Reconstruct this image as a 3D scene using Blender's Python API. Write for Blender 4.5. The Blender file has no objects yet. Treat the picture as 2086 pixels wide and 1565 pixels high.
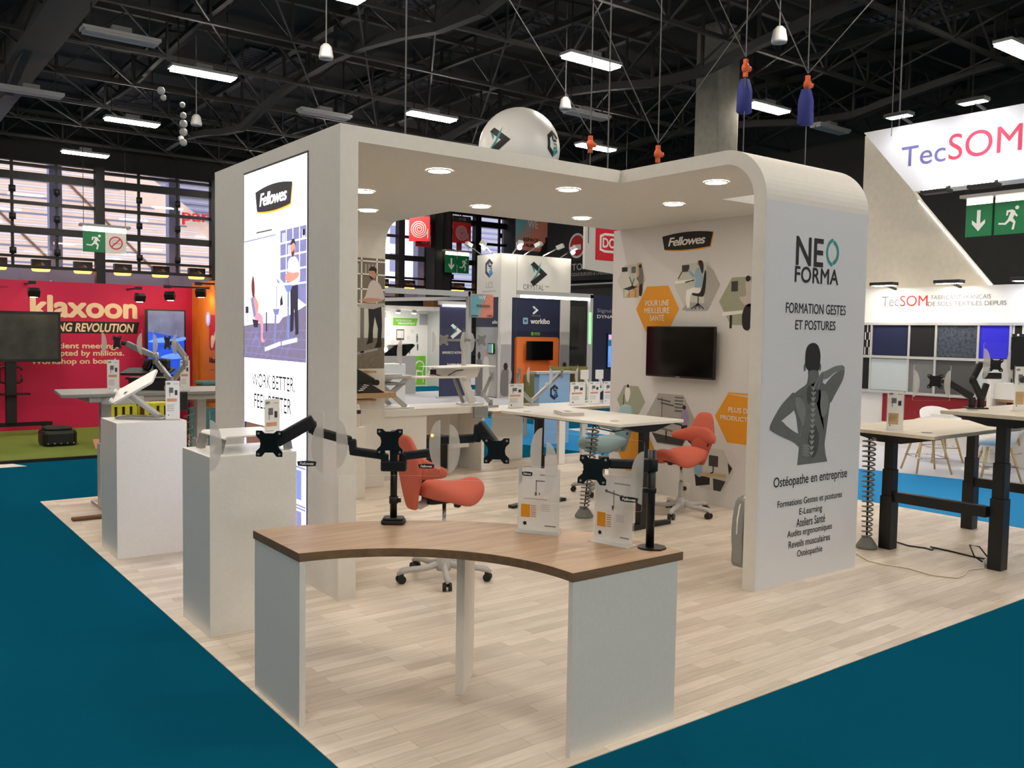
import bpy, bmesh, math, random
from mathutils import Vector as V, Matrix as M
random.seed(7)
S=bpy.context.scene; C=S.collection
PI=math.pi
# ---------------------------------------------------------------- camera, world, exposure
cam=bpy.data.cameras.new('camera'); co=bpy.data.objects.new('camera',cam); C.objects.link(co)
cam.sensor_fit='HORIZONTAL'; cam.sensor_width=36; cam.lens=36*1811.4/2086; cam.clip_start=.05; cam.clip_end=300
_p,_r,_y=.0574725,.0165847,.922639
fw=V((math.cos(_y)*math.cos(_p),math.sin(_y)*math.cos(_p),-math.sin(_p))); r0=V((math.sin(_y),-math.cos(_y),0)); u0=r0.cross(fw)
rr=math.cos(_r)*r0+math.sin(_r)*u0; uu=-math.sin(_r)*r0+math.cos(_r)*u0
co.matrix_world=M(((rr.x,uu.x,-fw.x,0),(rr.y,uu.y,-fw.y,0),(rr.z,uu.z,-fw.z,1.70),(0,0,0,1)))
S.camera=co
w=bpy.data.worlds.new('overcast_sky'); S.world=w; w.use_nodes=True
bg=w.node_tree.nodes['Background']; bg.inputs[0].default_value=(.86,.84,.92,1); bg.inputs[1].default_value=2.7
S.view_settings.view_transform='Standard'; S.view_settings.look='None'; S.view_settings.gamma=1; S.view_settings.use_curve_mapping=False
S.view_settings.exposure=0.25
HALL_L=72.0      # hall batten luminaires
DOWN_L=43.0      # booth downlights
SPOT_L=60.0

# ---------------------------------------------------------------- materials
MT={}
def lin(c): return tuple(((x/255)/12.92 if x/255<=.04045 else ((x/255+.055)/1.055)**2.4) for x in c)
def nodes(name):
    m=bpy.data.materials.new(name); m.use_nodes=True; nt=m.node_tree; b=nt.nodes['Principled BSDF']; MT[name]=m
    return m,nt,b
def mat(name,c,rough=.5,metal=0,noise=.06,scale=60,spec=.5,bump=0,emit=0):
    m,nt,b=nodes(name); c=lin(c)
    n=nt.nodes.new('ShaderNodeTexNoise'); n.inputs['Scale'].default_value=scale; n.inputs['Detail'].default_value=3
    tc=nt.nodes.new('ShaderNodeTexCoord'); nt.links.new(tc.outputs['Object'],n.inputs['Vector'])
    r=nt.nodes.new('ShaderNodeValToRGB'); r.color_ramp.elements[0].position=.3; r.color_ramp.elements[1].position=.7
    r.color_ramp.elements[0].color=tuple(x*(1-noise) for x in c)+(1,); r.color_ramp.elements[1].color=tuple(min(1,x*(1+noise)) for x in c)+(1,)
    nt.links.new(n.outputs['Fac'],r.inputs[0]); nt.links.new(r.outputs[0],b.inputs['Base Color'])
    b.inputs['Roughness'].default_value=rough; b.inputs['Metallic'].default_value=metal; b.inputs['Specular IOR Level'].default_value=spec
    if bump:
        bp=nt.nodes.new('ShaderNodeBump'); bp.inputs['Strength'].default_value=bump; bp.inputs['Distance'].default_value=.004
        nt.links.new(n.outputs['Fac'],bp.inputs['Height']); nt.links.new(bp.outputs[0],b.inputs['Normal'])
    if emit: nt.links.new(r.outputs[0],b.inputs['Emission Color']); b.inputs['Emission Strength'].default_value=emit
    return m
def lamp(name,c,s):
    m,nt,b=nodes(name); b.inputs['Base Color'].default_value=(.8,.8,.8,1); b.inputs['Emission Color'].default_value=lin(c)+(1,); b.inputs['Emission Strength'].default_value=s
    return m
def clear(name,tint=(1,1,1),gl=.06,ro=.02):
    m,nt,b=nodes(name); nt.nodes.remove(b); o=nt.nodes['Material Output']
    t=nt.nodes.new('ShaderNodeBsdfTransparent'); t.inputs[0].default_value=tint+(1,)
    g=nt.nodes.new('ShaderNodeBsdfGlossy'); g.inputs['Roughness'].default_value=ro
    x=nt.nodes.new('ShaderNodeMixShader'); f=nt.nodes.new('ShaderNodeFresnel'); f.inputs[0].default_value=1.35
    nt.links.new(f.outputs[0],x.inputs[0]); nt.links.new(t.outputs[0],x.inputs[1]); nt.links.new(g.outputs[0],x.inputs[2]); nt.links.new(x.outputs[0],o.inputs[0])
    return m
def frost(name,c,a):
    m,nt,b=nodes(name); nt.nodes.remove(b); o=nt.nodes['Material Output']
    t=nt.nodes.new('ShaderNodeBsdfTransparent'); d=nt.nodes.new('ShaderNodeBsdfDiffuse'); d.inputs[0].default_value=lin(c)+(1,)
    tr=nt.nodes.new('ShaderNodeBsdfTranslucent'); tr.inputs[0].default_value=lin(c)+(1,)
    a1=nt.nodes.new('ShaderNodeMixShader'); a1.inputs[0].default_value=.5; nt.links.new(d.outputs[0],a1.inputs[1]); nt.links.new(tr.outputs[0],a1.inputs[2])
    x=nt.nodes.new('ShaderNodeMixShader'); x.inputs[0].default_value=a
    n=nt.nodes.new('ShaderNodeTexNoise'); n.inputs['Scale'].default_value=300
    mr=nt.nodes.new('ShaderNodeMapRange'); mr.inputs[3].default_value=a-.05; mr.inputs[4].default_value=min(1,a+.05); nt.links.new(n.outputs[0],mr.inputs[0]); nt.links.new(mr.outputs[0],x.inputs[0])
    nt.links.new(t.outputs[0],x.inputs[1]); nt.links.new(a1.outputs[0],x.inputs[2]); nt.links.new(x.outputs[0],o.inputs[0])
    return m
def wood(name,c1,c2,rough=.45,sc=(1.2,14,14)):
    m,nt,b=nodes(name); tc=nt.nodes.new('ShaderNodeTexCoord'); mp=nt.nodes.new('ShaderNodeMapping'); mp.inputs['Scale'].default_value=sc
    n=nt.nodes.new('ShaderNodeTexNoise'); n.inputs['Scale'].default_value=2.2; n.inputs['Detail'].default_value=6; n.inputs['Distortion'].default_value=.6
    r=nt.nodes.new('ShaderNodeValToRGB'); r.color_ramp.elements[0].position=.32; r.color_ramp.elements[1].position=.68
    r.color_ramp.elements[0].color=lin(c1)+(1,); r.color_ramp.elements[1].color=lin(c2)+(1,)
    nt.links.new(tc.outputs['Object'],mp.inputs[0]); nt.links.new(mp.outputs[0],n.inputs['Vector']); nt.links.new(n.outputs['Fac'],r.inputs[0]); nt.links.new(r.outputs[0],b.inputs['Base Color'])
    b.inputs['Roughness'].default_value=rough
    return m
def planks(name,c1,c2,bw,bh,rough=.42):
    m,nt,b=nodes(name); tc=nt.nodes.new('ShaderNodeTexCoord')
    br=nt.nodes.new('ShaderNodeTexBrick'); br.offset=.37; br.inputs['Scale'].default_value=1; br.inputs['Brick Width'].default_value=bw; br.inputs['Row Height'].default_value=bh; br.inputs['Mortar Size'].default_value=.0012
    br.inputs['Color1'].default_value=lin(c1)+(1,); br.inputs['Color2'].default_value=lin(c2)+(1,); br.inputs['Mortar'].default_value=lin(tuple(x*.86 for x in c2))+(1,)
    mp=nt.nodes.new('ShaderNodeMapping'); mp.inputs['Scale'].default_value=(1.5,16,1); n=nt.nodes.new('ShaderNodeTexNoise'); n.inputs['Scale'].default_value=3; n.inputs['Detail'].default_value=5
    mx=nt.nodes.new('ShaderNodeMix'); mx.data_type='RGBA'; mx.blend_type='MULTIPLY'; mx.inputs[0].default_value=1
    r=nt.nodes.new('ShaderNodeValToRGB'); r.color_ramp.elements[0].color=(.84,.83,.81,1); r.color_ramp.elements[0].position=.3; r.color_ramp.elements[1].color=(1.0,1,1,1); r.color_ramp.elements[1].position=.65
    nt.links.new(tc.outputs['Object'],br.inputs['Vector']); nt.links.new(tc.outputs['Object'],mp.inputs[0]); nt.links.new(mp.outputs[0],n.inputs['Vector']); nt.links.new(n.outputs['Fac'],r.inputs[0])
    nt.links.new(br.outputs['Color'],mx.inputs['A']); nt.links.new(r.outputs[0],mx.inputs['B']); nt.links.new(mx.outputs['Result'],b.inputs['Base Color']); b.inputs['Roughness'].default_value=rough
    return m
mat('white_laminate',(236,234,229),.32,noise=.02); mat('white_paint',(222,219,212),.6,noise=.02,scale=20); mat('print_white',(224,223,224),.45,noise=.02)
mat('pale_grey_vinyl',(216,218,224),.5,noise=.02); mat('grey_plastic',(140,140,138),.45); mat('light_grey',(188,188,186),.4); mat('silver',(176,176,172),.33,.7,noise=.03)
mat('black_metal',(17,17,18),.4,noise=.1); mat('black_plastic',(20,20,21),.5,noise=.1); mat('black_gloss',(8,8,9),.12,noise=.05); mat('chrome',(205,205,205),.15,1,noise=.02)
mat('coral_fabric',(204,106,88),.9,noise=.12,scale=500,bump=.4,spec=.2); mat('blue_fabric',(150,176,182),.9,noise=.1,scale=500,bump=.4,spec=.2)
mat('teal_carpet',(10,82,106),1,noise=.12,scale=700,bump=.5,spec=0); mat('lit_teal_carpet',(38,132,190),.95,noise=.08,scale=500,spec=.1); mat('grey_carpet',(196,198,206),.9,noise=.05,scale=300,spec=.1)
mat('grass_carpet',(116,130,62),.95,noise=.25,scale=900,bump=.6,spec=.05)
mat('ink',(28,27,26),.6,noise=.05); mat('grey_ink',(110,110,112),.6,noise=.05); mat('soft_ink',(170,170,172),.6,noise=.03); mat('white_ink',(246,245,242),.55,noise=.02)
mat('orange_ink',(236,160,30),.5,noise=.03); mat('teal_ink',(52,146,146),.55,noise=.04); mat('navy',(52,56,88),.6,noise=.04); mat('deep_navy',(36,42,70),.6,noise=.04)
mat('pink',(206,22,80),.65,noise=.03); mat('orange',(226,122,34),.65,noise=.06,scale=8); mat('cream_ink',(250,222,186),.6,noise=.02); mat('signal_red',(206,34,42),.5,noise=.04); mat('dom_red',(226,40,58),.6,noise=.03)
mat('exit_green',(14,122,72),.5,noise=.04); mat('lime',(120,196,44),.55,noise=.04); mat('concrete',(140,136,126),.85,noise=.12,scale=6,bump=.2); mat('dark_steel',(46,45,43),.6,.2,noise=.1); mat('roof_deck',(25,23,21),.85,noise=.15,scale=3)
mat('pale_wall',(196,200,192),.8,noise=.04,scale=3); mat('dark_wall',(56,55,53),.8,noise=.06,scale=4); mat('mullion',(14,13,14),.6,noise=.1); mat('outdoor_steel',(112,118,144),.6,noise=.05); mat('truss_steel',(50,48,45),.6,.1,noise=.1)
mat('skin',(196,150,124),.6,noise=.05); mat('hair',(48,34,28),.7,noise=.1); mat('red_hair',(140,66,50),.7,noise=.1); mat('shirt',(206,198,196),.7,noise=.03); mat('lilac',(164,150,186),.7,noise=.03); mat('trousers',(38,36,42),.7,noise=.1)
mat('shelf_print',(120,112,98),.6,noise=.06); mat('floor_print',(126,118,106),.6,noise=.15,scale=30); mat('photo_grey',(178,176,172),.6,noise=.05); mat('mid_photo',(120,118,118),.6,noise=.1); mat('dark_photo',(62,58,58),.6,noise=.15); mat('pale_photo',(206,208,200),.6,noise=.03); mat('tan_photo',(205,172,124),.6,noise=.05); mat('green_photo',(168,172,150),.6,noise=.08)
mat('body_print',(98,101,101),.6,noise=.1,scale=14); mat('body_dark',(66,69,70),.6,noise=.1,scale=14); mat('hair_print',(24,26,28),.6,noise=.1); mat('bone_print',(160,163,163),.6,noise=.05); mat('body_light',(120,124,124),.6,noise=.08,scale=14)
mat('bag_blue',(40,48,120),.8,noise=.1); mat('hoist_orange',(206,84,30),.5,noise=.08); mat('cable_grey',(84,83,82),.5); mat('spine_grey',(120,122,120),.5); mat('cable_white',(224,216,196),.5)
mat('oak_edge',(180,150,112),.5,noise=.1,scale=40); mat('leg_wood',(196,164,120),.5,noise=.06); mat('tecsom_white',(232,230,226),.6,noise=.02); mat('wood_panel',(228,218,198),.55,noise=.04,scale=12)
mat('pink_sign',(204,60,84),.5,noise=.03); mat('violet_sign',(104,100,150),.5,noise=.03); mat('crimson',(140,18,28),.7,noise=.06); mat('we_coral',(226,140,118),.6,noise=.04); mat('we_teal',(112,170,180),.6,noise=.04); mat('we_mid',(176,156,150),.6,noise=.04)
mat('panel_orange',(236,124,56),.5,noise=.03); mat('olive',(112,106,54),.8,noise=.1); mat('lectern_blue',(150,184,214),.5,noise=.03); mat('icon_blue',(30,70,120),.5,noise=.03); mat('sky_ink',(60,150,205),.5,noise=.03); mat('yellow_plastic',(208,204,40),.5,noise=.05); mat('teal_board',(78,122,124),.7,noise=.04); mat('brown_seat',(110,74,44),.7,noise=.08); mat('screen_grey',(66,66,62),.2,noise=.3,scale=3); mat('paper',(226,220,214),.7,noise=.04); mat('peach_ink',(222,160,128),.6,noise=.05)
mat('tile_navy',(22,30,66),.9,noise=.1,scale=300); mat('tile_black',(24,24,26),.9,noise=.15,scale=300); mat('tile_blue',(46,40,210),.9,noise=.06,scale=300); mat('tile_pale',(190,200,202),.9,noise=.03,scale=300); mat('tile_grey',(112,112,112),.9,noise=.25,scale=160); mat('tile_dark_grey',(78,78,78),.9,noise=.25,scale=160); mat('tile_mix',(62,70,82),.9,noise=.5,scale=24)
mat('bottle_plastic',(214,204,196),.2,noise=.03); mat('siding',(208,204,212),.7,noise=.04); mat('stone',(214,190,168),.8,noise=.08,scale=2)
wood('desk_oak',(160,130,104),(188,158,128),.42); wood('slab_birch',(208,198,178),(222,212,192),.5,(.5,6,6))
wood('desk_edge',(112,88,64),(132,104,76),.5)
planks('vinyl_planks',(234,222,207),(208,194,177),.62,.082)
clear('acrylic'); clear('window_glass',(.94,.95,.98)); frost('frosted',(214,212,208),.74); frost('acrylic_edge',(250,250,248),.85)
lamp('downlight_glow',(255,240,216),DOWN_L); lamp('batten_glow',(255,244,230),HALL_L); lamp('spot_glow',(255,244,225),SPOT_L); lamp('far_spot_glow',(255,250,240),260); lamp('cold_spot_glow',(232,236,255),34); lamp('heater_glow',(255,150,20),9); lamp('screen_white',(250,250,255),1.9); lamp('strip_glow',(250,250,255),5); lamp('green_glow',(40,220,80),1.4); lamp('sign_glow',(255,246,214),3.0); lamp('klax_spot_glow',(255,224,170),110)
# ---------------------------------------------------------------- mesh builder
PM={}
def fr(o,x,y):
    x=V(x).normalized(); y=V(y).normalized(); z=x.cross(y)
    return M(((x.x,y.x,z.x,o[0]),(x.y,y.y,z.y,o[1]),(x.z,y.z,z.z,o[2]),(0,0,0,1)))
def FY(Y): return fr((0,Y,0),(1,0,0),(0,0,1))       # wall facing -Y, local u = X, v = Z
def FX(X): return fr((X,0,0),(0,-1,0),(0,0,1))      # wall facing -X, local u = -Y, v = Z
def FZ(z): return fr((0,0,z),(1,0,0),(0,1,0))
_tc={}
def glyphs(s,bold=0,shear=0,space=1):
    k=(s,bold,shear,space)
    if k in _tc: return _tc[k]
    cu=bpy.data.curves.new('t','FONT'); cu.body=s; cu.offset=bold; cu.shear=shear; cu.space_character=space; cu.resolution_u=6; cu.fill_mode='FRONT'
    o=bpy.data.objects.new('t',cu); C.objects.link(o); dg=bpy.context.evaluated_depsgraph_get(); me=bpy.data.meshes.new_from_object(o.evaluated_get(dg))
    r=([(v.co.x,v.co.y) for v in me.vertices],[tuple(p.vertices) for p in me.polygons])
    bpy.data.objects.remove(o); bpy.data.curves.remove(cu); bpy.data.meshes.remove(me); _tc[k]=r
    return r
class MB:
    def __init__(s,X=None): s.v=[];s.f=[];s.mi=[];s.ms=[];s.sm=[];s.X=X or M.Identity(4)
    def add(s,vs,fs,m,smooth=False):
        if m not in s.ms: s.ms.append(m)
        i=s.ms.index(m); b=len(s.v); X=s.X
        s.v+=[X@V(v) for v in vs]; s.f+=[tuple(b+j for j in f) for f in fs]; s.mi+=[i]*len(fs); s.sm+=[smooth]*len(fs)
        return s
    def box(s,a,b,m):
        x0,y0,z0=a; x1,y1,z1=b
        return s.add([(x0,y0,z0),(x1,y0,z0),(x1,y1,z0),(x0,y1,z0),(x0,y0,z1),(x1,y0,z1),(x1,y1,z1),(x0,y1,z1)],[(0,3,2,1),(4,5,6,7),(0,1,5,4),(1,2,6,5),(2,3,7,6),(3,0,4,7)],m)
    def prism(s,p,z0,z1,m,mside=None):
        n=len(p); vs=[(x,y,z0) for x,y in p]+[(x,y,z1) for x,y in p]
        s.add(vs,[tuple(range(n-1,-1,-1)),tuple(range(n,2*n))],m)
        return s.add(vs,[(i,(i+1)%n,n+(i+1)%n,n+i) for i in range(n)],mside or m)
    def poly(s,p,z,m): return s.add([(x,y,z) for x,y in p],[tuple(range(len(p)))],m)
    def rect(s,u0,v0,u1,v1,z,m): return s.poly([(u0,v0),(u1,v0),(u1,v1),(u0,v1)],z,m)
    def disc(s,c,r,z,m,n=24,ry=None): return s.poly([(c[0]+r*math.cos(2*PI*i/n),c[1]+(ry or r)*math.sin(2*PI*i/n)) for i in range(n)],z,m)
    def ring(s,c,r0,r1,z,m,a0=0,a1=2*PI,n=28,k=1):
        vs=[];
        for i in range(n+1):
            a=a0+(a1-a0)*i/n; vs+=[(c[0]+r0*math.cos(a)*k,c[1]+r0*math.sin(a),z),(c[0]+r1*math.cos(a)*k,c[1]+r1*math.sin(a),z)]
        return s.add(vs,[(2*i,2*i+1,2*i+3,2*i+2) for i in range(n)],m)
    def line(s,p,wd,z,m):
        for a,b in zip(p[:-1],p[1:]):
            dx,dy=b[0]-a[0],b[1]-a[1]; l=math.hypot(dx,dy) or 1; nx,ny=-dy/l*wd/2,dx/l*wd/2
            s.poly([(a[0]+nx,a[1]+ny),(a[0]-nx,a[1]-ny),(b[0]-nx,b[1]-ny),(b[0]+nx,b[1]+ny)],z,m)
        return s
    def text(s,t,box,z,m,bold=0,shear=0,space=1):
        if bold: s._t(t,box,z,m,0,shear,space,[(bold*.6*math.cos(PI*i/4),bold*.6*math.sin(PI*i/4)) for i in range(8)],bold*.6)
        return s._t(t,box,z,m,0,shear,space,[(0,0)])
    def _t(s,t,box,z,m,bold,shear,space,offs,d=0):
        vs,fs=glyphs(t,bold,shear,space); xs=[a for a,b in vs]; ys=[b for a,b in vs]; u0,v0,u1,v1=box
        sx=(u1-u0)/(max(xs)-min(xs)+2*d); sy=(v1-v0)/(max(ys)-min(ys)+2*d); x0,y0=min(xs)-d,min(ys)-d
        for i,(ox,oy) in enumerate(offs): s.add([(u0+(a-x0+ox)*sx,v0+(b-y0+oy)*sy,z*(1+.07*i)) for a,b in vs],fs,m)
        return s
    def tube(s,p,r,m,n=8,cap=True,sq=False):
        p=[V(q) for q in p]; rs=r if isinstance(r,(list,tuple)) else [r]*len(p); vs=[]; ref=None
        for i,q in enumerate(p):
            t=(p[min(i+1,len(p)-1)]-p[max(i-1,0)]).normalized()
            if ref is None: ref=V((0,0,1)) if abs(t.z)<.9 else V((1,0,0))
            x=(ref-t*ref.dot(t)).normalized(); y=t.cross(x); ref=x
            for k in range(n):
                a=2*PI*(k+(.5 if n==4 else 0))/n; vs.append(q+(x*math.cos(a)+y*math.sin(a))*rs[i]*(1.414 if n==4 else 1))
        fs=[(i*n+k,i*n+(k+1)%n,(i+1)*n+(k+1)%n,(i+1)*n+k) for i in range(len(p)-1) for k in range(n)]
        s.add(vs,fs,m,n>4)
        if cap: s.add(vs[:n],[tuple(range(n-1,-1,-1))],m); s.add(vs[-n:],[tuple(range(n))],m)
        return s
    def bar(s,a,b,r,m): return s.tube([a,b],r,m,4)
    def cyl(s,a,b,r,m,r2=None,n=20): return s.tube([a,b],[r,r if r2 is None else r2],m,n)
    def obar(s,a,b,w,h,m,up=(0,0,1)):
        a=V(a);b=V(b);t=(b-a).normalized(); x=V(up).cross(t)
        x=x.normalized() if x.length>1e-4 else V((1,0,0)); y=t.cross(x); vs=[q+x*i*w/2+y*j*h/2 for q in (a,b) for i,j in ((-1,-1),(1,-1),(1,1),(-1,1))]
        return s.add(vs,[(3,2,1,0),(4,5,6,7),(0,1,5,4),(1,2,6,5),(2,3,7,6),(3,0,4,7)],m)
    def lathe(s,pr,m,o=(0,0,0),n=24):
        vs=[(o[0]+r*math.cos(2*PI*k/n),o[1]+r*math.sin(2*PI*k/n),o[2]+z) for r,z in pr for k in range(n)]
        return s.add(vs,[(i*n+k,i*n+(k+1)%n,(i+1)*n+(k+1)%n,(i+1)*n+k) for i in range(len(pr)-1) for k in range(n)],m,True)
    def sphere(s,c,r,m,n=16,sc=(1,1,1)):
        vs=[];h=n//2
        for i in range(h+1):
            t=PI*i/h
            for k in range(n): vs.append((c[0]+r*sc[0]*math.sin(t)*math.cos(2*PI*k/n),c[1]+r*sc[1]*math.sin(t)*math.sin(2*PI*k/n),c[2]+r*sc[2]*math.cos(t)))
        return s.add(vs,[(i*n+k,(i+1)*n+k,(i+1)*n+(k+1)%n,i*n+(k+1)%n) for i in range(h) for k in range(n)],m,True)
    def loft(s,secs,m,cap=True):
        n=len(secs[0]); vs=[q for c in secs for q in c]
        s.add(vs,[(i*n+k,i*n+(k+1)%n,(i+1)*n+(k+1)%n,(i+1)*n+k) for i in range(len(secs)-1) for k in range(n)],m,True)
        if cap: s.add(secs[0],[tuple(range(n-1,-1,-1))],m,True); s.add(secs[-1],[tuple(range(n))],m,True)
        return s
    def build(s,name,parent=None,local=False,bevel=0,sub=0,fix=True,label=None,seg=2):
        vs=s.v
        if parent is not None and not local:
            I=PM[parent].inverted(); vs=[I@v for v in vs]
        me=bpy.data.meshes.new(name); me.from_pydata([tuple(v) for v in vs],[],s.f)
        for m in s.ms: me.materials.append(MT[m])
        me.polygons.foreach_set('material_index',s.mi); me.polygons.foreach_set('use_smooth',s.sm)
        if fix or sub:
            b=bmesh.new(); b.from_mesh(me); bmesh.ops.remove_doubles(b,verts=b.verts,dist=1e-5); bmesh.ops.recalc_face_normals(b,faces=b.faces); b.to_mesh(me); b.free()
        me.update(); o=bpy.data.objects.new(name,me); C.objects.link(o)
        if parent is not None: o.parent=parent; PM[o]=PM[parent]
        else: PM[o]=M.Identity(4)
        if bevel:
            q=o.modifiers.new('bevel','BEVEL'); q.width=bevel; q.segments=seg; q.limit_method='ANGLE'; q.angle_limit=.7
        if sub:
            q=o.modifiers.new('subdivision','SUBSURF'); q.levels=sub; q.render_levels=sub
        if label: o['label']=label
        return o
def tag(o,label,cat,group=None):
    o['label']=label; o['category']=cat
    if group: o['group']=group
    return o
def struct(o): o['kind']='structure'; return o
def thing(name,loc,label,cat,group=None,rz=0):
    o=bpy.data.objects.new(name,None); o.empty_display_size=.1; C.objects.link(o); o.location=loc; o.rotation_euler=(0,0,rz)
    PM[o]=M.Translation(V(loc))@M.Rotation(rz,4,'Z')
    return tag(o,label,cat,group)
KIDS={}
def dup(root,loc,rz,label,group=None):
    def cp(o,par):
        c=o.copy(); C.objects.link(c)
        if par is not None: c.parent=par
        for ch in [x for x in C.objects if x.parent==o]: cp(ch,c)
        return c
    c=cp(root,None); c.location=loc; c.rotation_euler=(0,0,rz); c['label']=label
    if group: c['group']=group
    PM[c]=M.Translation(V(loc))@M.Rotation(rz,4,'Z')
    return c
def rrect(w,h,r,n=5,cx=0,cy=0):
    p=[]
    for sx,sy,a in ((1,1,0),(-1,1,PI/2),(-1,-1,PI),(1,-1,1.5*PI)):
        for i in range(n+1):
            t=a+PI/2*i/n; p.append((cx+sx*(w/2-r)+r*math.cos(t),cy+sy*(h/2-r)+r*math.sin(t)))
    return p
RH=V((.798,-.603,0)).normalized(); FH=V((.603,.798,0)).normalized(); RZ=math.atan2(RH.y,RH.x)   # direction across the aisle, as the desks' displays face
# ================================================================ HALL (the setting)
XW,YF=28.9,39.0
struct(MB().box((-24,-14,-.06),(XW,YF+.3,-.004),'teal_carpet').build('floor'))
struct(MB().box((1.515,2.565,-.05),(8.56,9.51,0),'vinyl_planks').build('floor_platform'))
struct(MB().prism([(10.55,6.7),(11.3,3.9),(11.6,-2),(16,-2),(16,12),(10.3,12)],-.003,.002,'grey_carpet').build('floor_carpet_pale'))
struct(MB().prism([(8.57,-2),(11.6,-2),(11.3,3.9),(10.55,6.7),(10.3,12),(10.3,16.4),(8.0,16.4),(8.0,12),(8.57,9.5)],-.003,0,'lit_teal_carpet').build('floor_carpet_lit'))  # teal carpet again, its stronger lighting put into a brighter colour
struct(MB().prism([(9.6,16.4),(17.6,15.2),(20,15.2),(20,22),(10.8,21.4)],-.003,.002,'grey_carpet').build('floor_carpet_grey'))
struct(MB().prism([(11.5,23.6),(19,23.6),(19,30),(11.5,30)],-.003,.002,'grey_carpet').build('floor_carpet_far'))
g=MB().prism([(-6,12.36),(4.95,12.33),(4.95,15.85),(-6,15.85)],-.02,.03,'grass_carpet').build('floor_grass_carpet'); struct(g)
struct(MB().box((-6,12.31,-.02),(4.95,12.36,.034),'black_plastic').build('trim_1'))
struct(MB().prism([(2.95,14.1),(4.94,14.1),(4.94,12.5),(2.75,13.0)],.03,.034,'peach_ink').build('floor_orange_lit_patch'))  # peach patch: orange light on the floor put into its colour
# walls, a facade of glass at the far end
struct(MB().box((XW,-14,0),(XW+.3,YF+.3,12.5),'dark_wall').build('wall_right'))
struct(MB().box((-24.3,-14,0),(-24,YF+.3,12.5),'dark_wall').build('wall_left'))
struct(MB().box((-24,-14.3,0),(XW,-14,12.5),'pale_wall').build('wall_front'))  # unseen wall, coloured pale to reflect light onto the stand
wb=MB(); wb.box((-24,YF,0),(XW,YF+.3,3.25),'dark_wall'); wb.box((-24,YF,8.0),(XW,YF+.3,12.5),'roof_deck'); struct(wb.build('wall_back'))
fm=MB()
for z,h in ((3.3,.2),(3.95,.12),(4.35,.1),(5.35,.26),(6.4,.13),(7.42,.3),(7.85,.12)): fm.box((-24,YF-.12,z-h/2),(XW,YF+.05,z+h/2),'mullion')
x=8.47-4.62*7
while x<XW:
    if x>-24: fm.box((x-.17,YF-.3,3.2),(x+.17,YF+.05,8.05),'mullion')
    for k in (1,2):
        q=x+1.54*k
        if -24<q<XW:
            fm.box((q-.05,YF-.06,3.9),(q+.05,YF+.05,8.0),'mullion')
            for z in (4.55,5.85,6.9): fm.cyl((q,YF-.1,z-.12),(q,YF-.1,z+.12),.12,'mullion',n=8)
    x+=4.62
wf=struct(fm.build('window_1'))
MB().box((-24,YF+.08,3.3),(XW,YF+.1,8.0),'window_glass').build('pane',wf)
# ceiling with real skylight openings
SK=[(15.1,19.3),(15.1,26.5),(22.0,12.4),(22.1,26.3),(10.8,27.0),(11.1,19.5),(22.0,19.4),(8.4,34)]
xs=sorted(set([-24,XW]+[v for x,y in SK for v in (x-1.05,x+1.05)])); ys=sorted(set([-14,YF]+[v for x,y in SK for v in (y-1.0,y+1.0)]))
cb=MB(); ZC=10.0
for i in range(len(xs)-1):
    for j in range(len(ys)-1):
        mx,my=(xs[i]+xs[i+1])/2,(ys[j]+ys[j+1])/2
        if any(abs(mx-a)<1.05 and abs(my-b)<1.0 for a,b in SK): continue
        cb.box((xs[i],ys[j],ZC),(xs[i+1],ys[j+1],ZC+.12),'roof_deck')
struct(cb.build('ceiling',fix=False))
for i,(a,b) in enumerate(SK):
    f=MB()
    for t in (-1.05,-.35,.35,1.05): f.box((a+t-.05,b-1,ZC-.1),(a+t+.05,b+1,ZC+.2),'mullion')
    for k in range(9): f.box((a-1.05,b-1+.25*k-.04,ZC-.05),(a+1.05,b-1+.25*k+.04,ZC+.05),'mullion')
    o=struct(f.build('window_%d'%(i+2)))
    MB().box((a-1.05,b-1,ZC+.13),(a+1.05,b+1,ZC+.15),'window_glass').build('pane',o)
# roof trusses: arched girders one way, lattice purlins the other
n=2
def zlow(y): return 8.15+.75*abs(math.sin(PI*(y-2.4)/13.4))
for k,x in enumerate([3.96+3.33*i for i in range(-4,8)]):
    t=MB(); main=(k%2==0); w_=.10 if main else .06; lo=(lambda y:zlow(y)) if main else (lambda y:9.0+.25*abs(math.sin(PI*(y-2.4)/13.4)))
    ys_=[5+1.7*i for i in range(20)]
    for a,b in zip(ys_[:-1],ys_[1:]):
        t.obar((x,a,lo(a)),(x,b,lo(b)),w_*2,w_*2,'truss_steel'); t.obar((x,a,9.75),(x,b,9.75),w_*2,w_*1.6,'truss_steel')
        t.bar((x,a,lo(a)),(x,a,9.75),.035,'truss_steel'); t.bar((x,a,lo(a)),(x,b,9.75),.025,'truss_steel')
    struct(t.build('trim_%d'%n,fix=False)); n+=1
for k in range(10):
    y=7.4+3.4*k; t=MB(); lo=8.75
    for i in range(20):
        a,b=-11+2*i,-9+2*i
        t.bar((a,y,9.7),(b,y,9.7),.07,'truss_steel'); t.bar((a,y,lo),(b,y,lo),.05,'truss_steel'); t.bar((a,y,lo),(a,y,9.7),.028,'truss_steel')
        t.bar((a,y,lo),((a+b)/2,y,9.7),.022,'truss_steel'); t.bar(((a+b)/2,y,9.7),(b,y,lo),.022,'truss_steel')
        t.bar((a,y,lo),(b,y+3.4,lo),.02,'truss_steel')
    struct(t.build('trim_%d'%n,fix=False)); n+=1
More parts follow.
